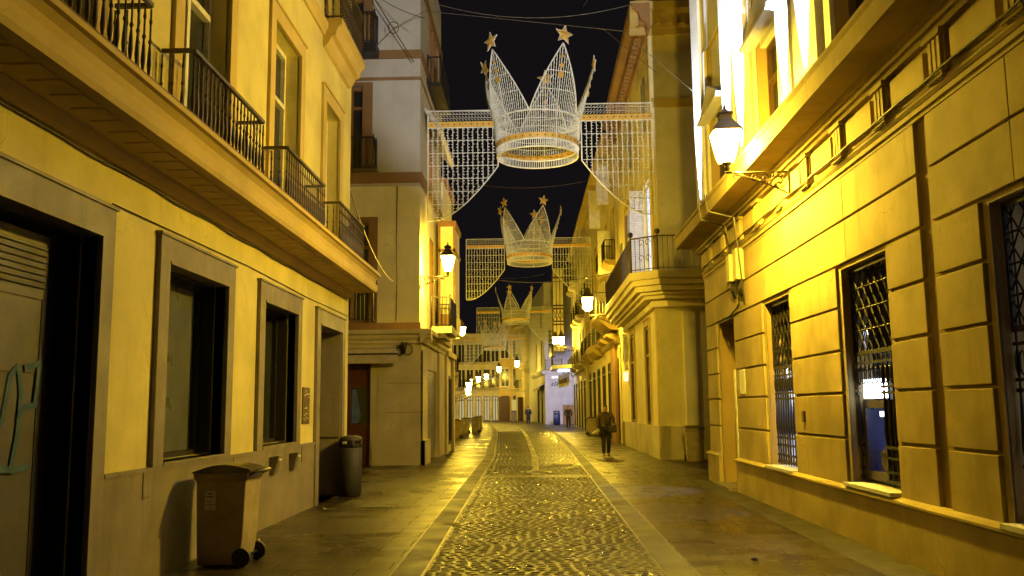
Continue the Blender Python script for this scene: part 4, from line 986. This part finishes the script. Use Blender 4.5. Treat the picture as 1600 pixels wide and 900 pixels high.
# G : pale blue lit building standing across, facing the camera
G,FG=bgbuilding('corner_shop','pale building with blue lit shop wall and dark script lettering standing across the far right side','thing' and (-.2,89.6,0),(1,0,0),(0,-1,0),.01+4.6,14.4,'grey_blue_wall',10,1,0,6.1,3.4,trim='grey_blue_wall',seed=9) if False else (None,None)
G=thing('corner_shop','pale far right building with a blue lit wall and dark script lettering','building',(.9,90,0))
FG=Fr((0,90,0),(1,0,0),(0,-1,0)); FGs=Fr((.9,90,0),(-.08,1,0),(-1,-.08,0))
mb=MB(); FG.wall(mb,.9,9,0,14.2,[(1.3,2.0,6.6,9.4,.2)],.2); FGs.wall(mb,0,26,0,14.2,[(2.5,4.5,0,3.6,.2),(7,9.5,0,3.6,.2),(3,4.2,5.8,8.6,.2),(9,10.2,5.8,8.6,.2),(3,4.2,9.9,12.4,.2)],.2)
mb.quad(FGs.P(0,14.2),FGs.P(26,14.2),(9,116,14.2),(9,90,14.2)); mb.build('wall',M['grey_blue_wall'],G)
bodybox(G,(1.6,90.4,.1),(8.8,100,14.0),M['dark'],'interior_core')
window(FG,G,1.3,2.0,6.6,9.4,.16,M['door_brown'],M['glass'],2,None,.08)
for a,b in ((2.5,4.5),(7,9.5)): window(FGs,G,a,b,0,3.6,.06,M['iron'],M['dark'],2,2.8,.08,0,'shopfront')
for a,b,c,d in ((3,4.2,5.8,8.6),(9,10.2,5.8,8.6),(3,4.2,9.9,12.4)): window(FGs,G,a,b,c,d,.06,M['shutter_brown'],M['glass'],2,None,.08)
mb=MB(); FG.profile(mb,[(4.95,0),(4.95,-.15),(5.1,-.3),(5.3,-.4),(5.35,0)],.6,9); FGs.profile(mb,[(4.951,0),(4.951,-.15),(5.101,-.3),(5.301,-.4),(5.351,0)],-.3,14); mb.split('shop_cornice',M['grey_blue_wall'],G)
railing(FG,G,[(.95,-.35),(2.6,-.35),(2.6,-.02)],5.35,1.0,M['iron'],.14,False,True)
mb=MB(); FG.box(mb,2.62,4.2,0,1.9,-.03,0); mb.build('brown_lower_panel',M['brown_stone'],G)
ms=MB(); FG.box(ms,1.55,2.85,4.55,4.72,-.03,0); ms.build('fascia_text_strip',M['steel'],G)
tx=textobj('script_sign','alanb',.72,(2.25,89.93,4.0),ROT_F@Matrix(((1,.35,0),(0,1,0),(0,0,1))),M['ink'],.03)
tag(tx,'dark slanted script lettering on the blue lit shop wall','sign')
# tall glazed bay stack on G side
bs=thing('glazed_bay_tower','tall narrow stack of dark framed glazed bays over the far right lamps','bay window',(2.3,86,6.8))
mb=MB(); mb.box((1.75,85,6.8),(2.75,89.9,14.9)); mb.build('panels',M['cream_wall2'],bs)
mb=MB()
for x in (1.72,2.05,2.4,2.73): mb.box((x-.03,84.92,6.8),(x+.03,84.99,14.9))
for z in (6.8,9.4,9.7,10.9,11.2,13.9,14.8): mb.box((1.68,84.9,z),(2.8,84.995,z+.14))
for k in range(3): mb.tube([(1.75+k*.33,84.95,9.85),(2.08+k*.33,84.95,10.85)],.03,4); mb.tube([(2.08+k*.33,84.95,9.85),(1.75+k*.33,84.95,10.85)],.03,4)
mb.build('bay_frame',M['door_brown'],bs)
# awning on the far left of G side
aw=thing('shop_awning','small pale awning with red fringe at the corner of the far blue lit shop','awning',(.3,91,4))
mb=MB(); mb.hexa([(.1,90.5,3.6),(.8,90.5,4.0),(.5,97,4.0),(-.3,97,3.6),(.1,90.5,3.66),(.8,90.5,4.06),(.5,97,4.06),(-.3,97,3.66)]); mb.build('cloth',M['awning'],aw)
mb=MB(); mb.hexa([(.08,90.5,3.35),(.1,90.5,3.35),(-.3,97,3.35),(-.32,97,3.35),(.08,90.5,3.6),(.1,90.5,3.6),(-.3,97,3.6),(-.32,97,3.6)]); mb.build('fringe',M['door_red'],aw)
# far side wall of the end, hidden filler houses
bgbuilding('terrace_house','dark house at the far right end glimpsed behind the blue lit shop',(-1.4,112,0),(-.3,1,0),(-1,-.3,0),12,12,'stone',6,3,2,4,3.3,seed=12)
# ------------------------------------------------------------------ Christmas crowns and light curtains
def make_crown(label):
    t=thing('crown_decoration',label,'crown decoration',(0,0,0),'hanging wire crowns')
    a5=[math.radians(8+72*k) for k in range(5)]
    zb,z1,z2,zr,zt=0,.25,.43,1.13,3.12
    def rad(z): return 1.30+.10*z/zr if z<zr else 1.40+.50*(z-zr)/(zt-zr)
    def top(ang):
        d=min(abs((ang-a+PI)%(2*PI)-PI) for a in a5); return zt-(zt-zr)*d/math.radians(36)
    def pt(ang,z,dr=0):
        # peaks are flat-ish leaves
        r=rad(z)+dr; return Vector((r*math.cos(ang),r*math.sin(ang),z))
    mb=MB()
    for z in (0,z1,zr): mb.tube([pt(2*PI*i/64,z) for i in range(65)],.026,6,True,False)
    for z in (.62,.88): mb.tube([pt(2*PI*i/64,z) for i in range(65)],.010,4,True,False)
    mb.build('hoop_rings',M['net'],t)
    mb=MB()
    for a in a5:
        h=math.radians(36); 
        for s in (-1,1):
            mb.tube([pt(a+s*h*(1-i/10),zr+(zt-zr)*i/10) for i in range(11)],.024,5)
        mb.tube([pt(a,0),pt(a,zr),pt(a,zt)],.02,5)
        for z in (1.75,2.3):
            hh=h*(zt-z)/(zt-zr); mb.tube([pt(a-hh+2*hh*i/6,z) for i in range(7)],.012,4)
    mb.build('peak_frame',M['net'],t)
    mb=MB(); n=130; rnd=random.Random(5)
    for i in range(n):
        ang=2*PI*i/n; tz=top(ang); lo=z2
        mb.tube([pt(ang,lo),pt(ang,min(zr,tz)),pt(ang,tz)] if tz>zr else [pt(ang,lo),pt(ang,zr)],.009,3,False,False)
        z=lo+rnd.random()*.1
        while z<tz:
            p=pt(ang+rnd.uniform(-.008,.008),z); s=.018
            mb.add([p+Vector((s,0,0)),p+Vector((-s,0,0)),p+Vector((0,s,0)),p+Vector((0,-s,0)),p+Vector((0,0,s*1.6)),p-Vector((0,0,s*1.6))],[(0,2,4),(2,1,4),(1,3,4),(3,0,4),(2,0,5),(1,2,5),(3,1,5),(0,3,5)])
            z+=.10+rnd.random()*.04
        mb.tube([pt(ang,0),pt(ang,z1)],.012,3,False,False)
    mb.build('light_string_net',M['net'],t)
    mb=MB(); n=64
    for i in range(n):
        a=2*PI*i/n; b=2*PI*(i+1)/n
        mb.hexa([pt(a,z1,-.008),pt(b,z1,-.008),pt(b,z1,.012),pt(a,z1,.012),pt(a,z2,-.008),pt(b,z2,-.008),pt(b,z2,.012),pt(a,z2,.012)])
    mb.build('gold_band',M['gold'],t)
    mb=MB()
    for i in range(36):
        a=2*PI*i/36
        for dr in (.016,-.012):
            p=pt(a,(z1+z2)/2,dr); mb.sphere(p,.024,4)
    mb.build('band_studs',M['gold_dot'],t)
    for k,a in enumerate(a5):
        c=pt(a,zt+.24); mb=MB(); u=Vector((-math.sin(a),math.cos(a),0)); nn=Vector((math.cos(a),math.sin(a),0))
        if k==0: c=pt(a,zt+.05)
        P=[]
        tilt=(.15,-.1,.2,.12,-.15)[k]
        for i in range(10):
            r=.29 if i%2==0 else .125; q=PI/2+i*PI/5+tilt; P.append(c+u*r*math.cos(q)+Vector((0,0,r*math.sin(q))))
        mb.add([p+nn*.02 for p in P]+[p-nn*.02 for p in P]+[c+nn*.05,c-nn*.05],[(i,(i+1)%10,20) for i in range(10)]+[(10+(i+1)%10,10+i,21) for i in range(10)]+[(i,(i+1)%10,10+(i+1)%10,10+i) for i in range(10)])
        s=mb.build('star',M['gold'],t)
        mb=MB(); mb.tube([c+(p-c)*1.08 for p in P+P[:1]],.014,5,False,False); mb.build('star_outline',M['net'],s)
        mb=MB()
        for z,r in ((2.72,.05),(2.45,.07),(2.18,.10)):
            p=pt(a,z,.03)
            mb.tube([p-nn*.01,p+nn*.015],r,12,False)
        mb.build('gold_discs',M['gold'],t)
    return t
crown=make_crown('nearest and largest hanging crown of silver light strings with gold band and stars')
crown.location=(.16,28,9.62); 
dup(crown,(-.28,52,10.05),0,'second hanging crown down the street, midway between the two yellow lamps',1.0)
dup(crown,(-1.9,88,9.9),math.radians(30),'third hanging crown, small and centred against the dark sky')
dup(crown,(-4.9,108,8.6),math.radians(12),'farthest and faintest hanging crown in front of the end building')
def curtain(name,label,sgn,W=2.25,H=3.6,h_in=1.85):
    """top outer corner at local x=0, extends in direction sgn*x to the crown side; hanging down"""
    t=thing('light_curtain',label,'light curtain',(0,0,0),'wire light curtains beside the crowns')
    mb=MB(); Y=0
    def low(x):  # x 0..W : depth of the lower edge
        if x<.02: return -H
        f=x/W; return -(H-(H-h_in)*f**1.0) if x<W else -h_in
    def ed(t): return -(h_in+(H-h_in)*(1-(1-t)**1.55))
    def T(a,b,r): mb.tube([(sgn*a[0],Y,a[1]),(sgn*b[0],Y,b[1])],r,4,False)
    T((0,0),(W,0),.022); T((0,-.56),(W,-.56),.016); T((0,-.24),(W,-.24),.008); T((0,-.12),(W,-.12),.008)
    T((0,0),(0,-H),.022); T((W,0),(W,-h_in),.022); [T((.28+(W-.28)*(1-i/10),ed(i/10)),(.28+(W-.28)*(1-(i+1)/10),ed((i+1)/10)),.02) for i in range(10)]; T((.28,-H),(0,-H),.02)
    mb.build('frame',M['net'],t)
    mb=MB(); n=14; rnd=random.Random(8)
    def edge(x): return -H if x<.28 else ed((W-x)/(W-.28))
    for i in range(1,n):
        x=W*i/n; T((x,-.56),(x,edge(x)),.011)
        z=-.6
        while z>edge(x):
            s=rnd.choice((-1,1)); T((x,z),(x+s*.055,z-.016),.010); z-=.10
    for k in range(1,9):
        z=-.56-k*.42
        if z<-H+.05: break
        xm=W if z>-h_in else W-(W-.28)*(1-(1-(-z-h_in)/(H-h_in))**(1/1.55)); T((0,z),(xm,z),.010)
    x=0
    while x<W: T((x,-.04-rnd.random()*.04),(x+.06,-.09),.009); T((x,-.17),(x+.05,-.20),.009); T((x,-.28),(x+.06,-.32),.009); x+=.10
    mb.build('light_strings',M['net'],t)
    mb=MB(); mb.box((0,-.02,-.54),(sgn*W,.02,-.36)); g=mb.build('gold_band',M['gold'],t)
    mb=MB()
    for i in range(12): mb.sphere((sgn*(W*(i+.5)/12),-.025,-.45),.024,4)
    mb.build('band_studs',M['gold_dot'],g)
    return t
cl=curtain('l','silver wire light curtain hanging left of the nearest crown',1); cl.location=(-3.36,28-.15,11.17)
cr=curtain('r','silver wire light curtain hanging right of the nearest crown',-1); cr.location=(3.80,28-.5,11.2)
for (x0,x1,y,z,n,s) in ((-4.0,3.32,52,11.55,'second',1),(-5.75,1.62,88,11.5,'third',1),(-8.6,-1.2,108,10.4,'farthest',1.0)):
    dup(cl,(x0,y,z),0,'silver wire light curtain hanging left of the %s crown'%n,s); dup(cr,(x1,y,z),0,'silver wire light curtain hanging right of the %s crown'%n,s)
# crown hangers and street cables
for (x,y,zt,zb,n) in ((.16,28,14.0,10.75,'nearest'),(-.28,52,14.4,11.2,'second'),(-1.9,88,14.2,11.0,'third')):
    W={28:(-3.5,3.3),52:(-5.2,3.3),88:(-7.5,1.0)}[y]
    t=thing('suspension_cable','thin overhead steel cable across the street carrying the %s crown'%n,'cable',(W[0],y,zt+.9))
    a=Vector((W[0],y-.3 if y==28 else y,zt+.9)); b=Vector((W[1],y-.3 if y==28 else y,zt+.6)); mb=MB()
    mb.tube([a.lerp(b,i/20)-Vector((0,0,.9*4*(i/20)*(1-i/20)*.6)) for i in range(21)],.012,4); mb.build('main_cable',M['cable_light'],t)
    for s in (-1.2,1.2): MB().tube([(x+s*.9,y,zt+.25),(x+s,y,zb)],.006,3).build('hanger_wire',M['cable'],t)
    for s in (-1,1):
        pass
cable('suspension_cable',[(-3.36,27.8,11.17),(-1.2,27.9,11.15),(-1.1,27.95,10.8)],.014,'short bar joining the left light curtain to the nearest crown',mat='net')
cable('suspension_cable',[(-1.11,27.8,9.7),(-1.16,27.9,9.72),(-.9,28,9.75)],.014,'lower tie between the nearest crown and its left curtain',mat='net')
cable('suspension_cable',[(1.55,27.5,9.95),(1.3,27.8,9.95)],.014,'tie between the nearest crown and its right curtain',mat='net')
cable('overhead_cable',[(-4.9,26.6,14.6),(-3.0,24,12.6)],.010,'slack black cable dropping across the off white wall top left',sag=.1)
cable('overhead_cable',[(-5.0,26.9,12.9),(-4.2,26.2,13.3),(-3.2,25.5,13.5),(2.6,24.5,12.3),(3.9,20.6,9.0)],.010,'long grey cable crossing high over the street to the bank corner',mat='cable_light')
mbp=[(-4.25+.16*math.cos(t*PI/9),26.3,13.35+.19*math.sin(t*PI/9)) for t in range(20)]
cable('cable_loop',mbp,.012,'coiled loop of black cable hanging before the off white wall')
cable('overhead_cable',[(-4.95,26.4,14.5),(-3.65,26.6,12.35)],.016,'straight black cable stay slanting across the off white wall')
cable('overhead_cable',[(1.55,25,13.3),(2.2,23,13.6),(2.9,18,12.7)],.010,'steel wire rising to the top right from the cable joint',mat='cable_light')
cable('overhead_cable',[(3.9,27.2,7.2+4.9),(2.1,24.5,12.35)],.010,'wire from the cable joint down to the yellow corner building')
cable('overhead_cable',[(-4.0,19.0,6.4),(-4.3,26.9,5.5)],.014,'slack pale cable from the balcony end to the cream wall',sag=.35,mat='cable_light')
cable('overhead_cable',[(3.1,34,6.75),(-4.0,52,9.6)],.014,'thin dark cable crossing the street behind the second crown',sag=.5)
cable('wall_cable',[(-4.2,26.97,8.5),(-4.22,26.97,6.8),(-4.19,26.97,5.6),(-4.22,26.97,4.3)],.014,'dark cable running down the cream first floor wall',mat='cable')
# ------------------------------------------------------------------ people
def skin(name,verts,edges,radii,mat,parent,sub=2):
    me=bpy.data.meshes.new(name); me.from_pydata(verts,edges,[]); ob=bpy.data.objects.new(name,me); COL.objects.link(ob)
    md=ob.modifiers.new('s','SKIN'); md.use_smooth_shade=True
    sv=me.skin_vertices[0].data
    for i,r in enumerate(radii): 
        sv[i].radius=(r,r) if not isinstance(r,tuple) else r
        sv[i].use_root=(i==0)
    s=ob.modifiers.new('u','SUBSURF'); s.levels=s.render_levels=sub
    bpy.context.view_layer.update()
    m2=bpy.data.meshes.new_from_object(ob.evaluated_get(bpy.context.evaluated_depsgraph_get())); bpy.data.objects.remove(ob)
    for p in m2.polygons: p.use_smooth=True
    m2.materials.clear(); m2.materials.append(mat); o=bpy.data.objects.new(name,m2); COL.objects.link(o); o.parent=parent; return o
def person(label,loc,rot,H=1.70,coat='jacket',legs='black_cloth',stride=.16,arms=((-.2,.05,.95),(.2,.1,.95)),longcoat=False,hood=False,shoes='shoe'):
    """local: facing -Y, z up"""
    root=thing('person',label,'person',(0,0,0)); k=H/1.72
    S=lambda v:tuple(x*k for x in v)
    ank=[(-.10,-stride,.09),(.10,stride,.11)]; knee=[(-.10,-stride*.75-.02,.50),(.10,stride*.35-.03,.50)]
    hip=[(-.09,0,.92),(.09,0,.92)]; sh=[(-.19,0,1.42),(.19,0,1.42)]
    hand=arms; elb=[((s[0]*1.22+h[0]*.2),(s[1]+h[1])*.5+.07,(s[2]+h[2])*.5) for s,h in zip(sh,hand)]
    # body: continuous figure with head, neck, torso, limbs
    V=[(0,0,.96),(0,0,1.15),(0,.0,1.38),(0,.0,1.47),(0,-.01,1.53),(0,-.02,1.60),(0,-.015,1.67)]; E=[(0,1),(1,2),(2,3),(3,4),(4,5),(5,6)]; Rr=[.13,.12,.12,.052,.062,.088,.062]
    for s in (0,1):
        i=len(V); V+=[hip[s],knee[s],ank[s],(ank[s][0],ank[s][1]-.13,.04)]; E+=[(0,i),(i,i+1),(i+1,i+2),(i+2,i+3)]; Rr+=[.085,.055,.038,.035]
        i=len(V); h=hand[s]; V+=[sh[s],elb[s],h]; E+=[(2,i),(i,i+1),(i+1,i+2)]; Rr+=[.055,.038,.026]
    body=skin('body',[S(v) for v in V],E,[r*k for r in Rr],M['skin'],root,2)
    # hands with fingers
    for s in (0,1):
        h=Vector(hand[s]); e=Vector(elb[s]); d=(h-e).normalized(); sd=Vector((-1 if s==0 else 1,0,0)); side=d.cross(sd).normalized()
        V=[h,h+d*.05,h+d*.085]; E=[(0,1),(1,2)]; Rr=[.022,.03,.026]
        for q,(off,L) in enumerate(((-.028,.062),(-.009,.075),(.010,.070),(.028,.055))):
            i=len(V); b=h+d*.09+side*off; V+=[b,b+d*L*.5-sd*.006,b+d*L*.9-sd*.025]; E+=[(2,i),(i,i+1),(i+1,i+2)]; Rr+=[.010,.009,.007]
        i=len(V); V+=[h+d*.03-side*.035,h+d*.065-side*.055-sd*.01]; E+=[(1,i),(i,i+1)]; Rr+=[.012,.009]
        skin('hand',[S(v) for v in V],E,[r*k for r in Rr],M['skin'],root,1)
    # coat
    V=[(0,0,.98),(0,0,1.15),(0,0,1.34),(0,0,1.44)]; E=[(0,1),(1,2),(2,3)]; Rr=[(.20,.145),(.175,.135),(.19,.135),.075]
    if longcoat: V+=[(0,0,.75),(0,0,.42)]; E+=[(0,4),(4,5)]; Rr+=[(.22,.17),(.23,.20)]
    for s in (0,1):
        i=len(V); h=Vector(hand[s]); e=Vector(elb[s]); V+=[sh[s],elb[s],tuple(h-(h-e)*.06)]; E+=[(2,i),(i,i+1),(i+1,i+2)]; Rr+=[.082,.062,.048]
    skin('coat',[S(v) for v in V],E,[tuple(x*k for x in r) if isinstance(r,tuple) else r*k for r in Rr],M[coat],root,2)
    V=[(0,0,.95)]; E=[]; Rr=[.155]
    for s in (0,1):
        i=len(V); V+=[hip[s],knee[s],(ank[s][0],ank[s][1],.07)]; E+=[(0,i),(i,i+1),(i+1,i+2)]; Rr+=[.108,.078,.062]
    skin('trousers',[S(v) for v in V],E,[r*k for r in Rr],M[legs],root,2)
    for s in (0,1):
        a=ank[s]; V=[(a[0],a[1]+.03,.05),(a[0],a[1]-.06,.045),(a[0],a[1]-.16,.035)]; skin('shoe',[S(v) for v in V],[(0,1),(1,2)],[.048*k,.046*k,.036*k],M[shoes],root,1)
    # hair and face
    hr=[(0,.02,1.62),(0,.012,1.69),(0,-.03,1.715)]; skin('hair',[S(v) for v in hr],[(0,1),(1,2)],[.092*k,.078*k,.05*k],M['hair'],root,2)
    mb=MB(); 
    for s in (-1,1): mb.sphere(S((s*.032,-.098,1.61)),.011*k,5)
    mb.build('eyes',M['dark'],None).parent=root
    V=[(0,-.09,1.60),(0,-.118,1.575)]; skin('nose',[S(v) for v in V],[(0,1)],[.012*k,.016*k],M['skin'],root,1)
    mb=MB(); mb.box(S((-.025,-.108,1.535)),S((.025,-.09,1.543))); mb.build('mouth',M['door_red'],None).parent=root
    if hood: skin('scarf',[S((0,-.03,1.46)),S((0,-.03,1.51))],[(0,1)],[.09*k,.085*k],M['black_cloth'],root,2)
    root.location=loc; root.rotation_euler=(0,0,rot); return root
p1=person('person in a brown jacket and dark trousers walking towards the camera on the right pavement','x' and (2.33,30.7,.004),math.radians(6),1.70,'jacket','black_cloth',.10,((-.29,-.14,.93),(.20,-.25,1.08)),False,True)
bg=thing('shoulder_bag','black shoulder bag on the hip of the walking person','bag',(2.55,30.5,1.0))
mb=MB(); mb.box((2.38,30.38,.80),(2.68,30.50,1.05)); mb.build('pouch',M['bagm'],bg,.03)
mb=MB(); mb.tube([(2.66,30.44,1.03),(2.56,30.5,1.3),(2.40,30.52,1.46),(2.25,30.55,1.44),(2.30,30.5,1.2),(2.40,30.44,1.03)],.014,5); mb.build('strap',M['bagm'],bg)
ps=thing('white_bundle','pale cloth bundle held at the side of the walking person','bundle',(1.98,30.5,.9))
mb=MB(); mb.sphere((1.97,30.52,.80),.085,7,.8); mb.sphere((2.06,30.50,.86),.06,7,.9); mb.sphere((1.90,30.50,.77),.05,6,.8); mb.build('cloth',M['pale_cloth'],ps)
p2=person('distant person in a black jacket seen from behind near the dark doorway on the right','x' and (2.55,72.5,.004),math.radians(176),1.74,'black_cloth','black_cloth',.06,((-.24,.0,.95),(.24,.02,.95)),False,False,'black_cloth')
p3=person('distant person in a long navy coat with pale collar at the street end','x' and (-.78,87.5,.004),math.radians(170),1.76,'black_cloth','black_cloth',.05,((-.24,.02,.95),(.24,.0,.95)),True,False)
skin('collar',[(0,0,1.40),(0,0,1.45)],[(0,1)],[.15,.11],M['pale_cloth'],p3,2)
# ------------------------------------------------------------------ small litter on the ground
for k,(x,y,lab) in enumerate(((-3.5,15.0,'crumpled white paper scrap at the foot of the granite plinth, farther one'),(-3.55,11.6,'crumpled white paper scrap at the foot of the plinth behind the bin'),(2.3,9.9,'pale leaf scrap on the right pavement'),)):
    mb=MB(); rnd=random.Random(k); c=Vector((x,y,.03)); mb.add([c+Vector((rnd.uniform(-.05,.05),rnd.uniform(-.05,.05),rnd.uniform(-.024,.03))) for _ in range(8)],[(0,1,2),(2,3,4),(4,5,6),(6,7,0),(1,3,5),(0,4,7),(2,6,1)]); tag(mb.build('paper_scrap',M['paper']),lab,'litter')
# shop glow fill on blue wall: lamp under canopy
L=bpy.data.lights.new('canopy_lamp','SPOT'); L.energy=3600; L.color=(.42,.50,1.0); L.shadow_soft_size=.3; L.spot_size=math.radians(75); L.spot_blend=.8
lo=bpy.data.objects.new('canopy_lamp',L); COL.objects.link(lo); lo.parent=bl; lo.location=Vector((2.3,79.3,4.6))-WL[bl.name]
lo.rotation_euler=Vector((.02,1,-.22)).to_track_quat('-Z','Y').to_euler()
# ------------------------------------------------------------------ camera, world, render
cam=bpy.data.cameras.new('camera'); cam.sensor_width=36; cam.lens=1400/1600*36; cam.clip_end=2000; cam.clip_start=.05
co=bpy.data.objects.new('camera',cam); COL.objects.link(co)
dy=Vector((38,-187,1400)).normalized(); u=Vector((-.0145,1,0)); u=(u-dy*u.dot(dy)).normalized()
ez=dy.cross(u); ex=u.cross(dy)
if ex.x<0: ex=-ex
# rows: world axes expressed in camera (right,up,forward)
Rm=Matrix(((ex.x,dy.x,u.x,0),(ex.y,dy.y,u.y,0),(-ex.z,-dy.z,-u.z,0),(0,0,0,1)))  # world->camera
co.matrix_world=Matrix.Translation((0,0,1.65))@Rm.to_3x3().transposed().to_4x4()
SC.camera=co
w=bpy.data.worlds.new('World'); SC.world=w; w.use_nodes=True; nt=w.node_tree; bgn=nt.nodes['Background']
bgn.inputs[0].default_value=(.52,.42,.50,1); bgn.inputs[1].default_value=.012
SC.view_settings.view_transform='Standard'; SC.view_settings.look='None'; SC.view_settings.gamma=1; SC.view_settings.exposure=0; SC.view_settings.use_curve_mapping=False
SC.render.engine='CYCLES'
SC.cycles.use_light_tree=True; SC.cycles.sample_clamp_indirect=6; SC.cycles.sample_clamp_direct=0; SC.cycles.blur_glossy=.5; SC.cycles.max_bounces=6; SC.cycles.caustics_reflective=False; SC.cycles.caustics_refractive=False
SC.cycles.use_denoising=True
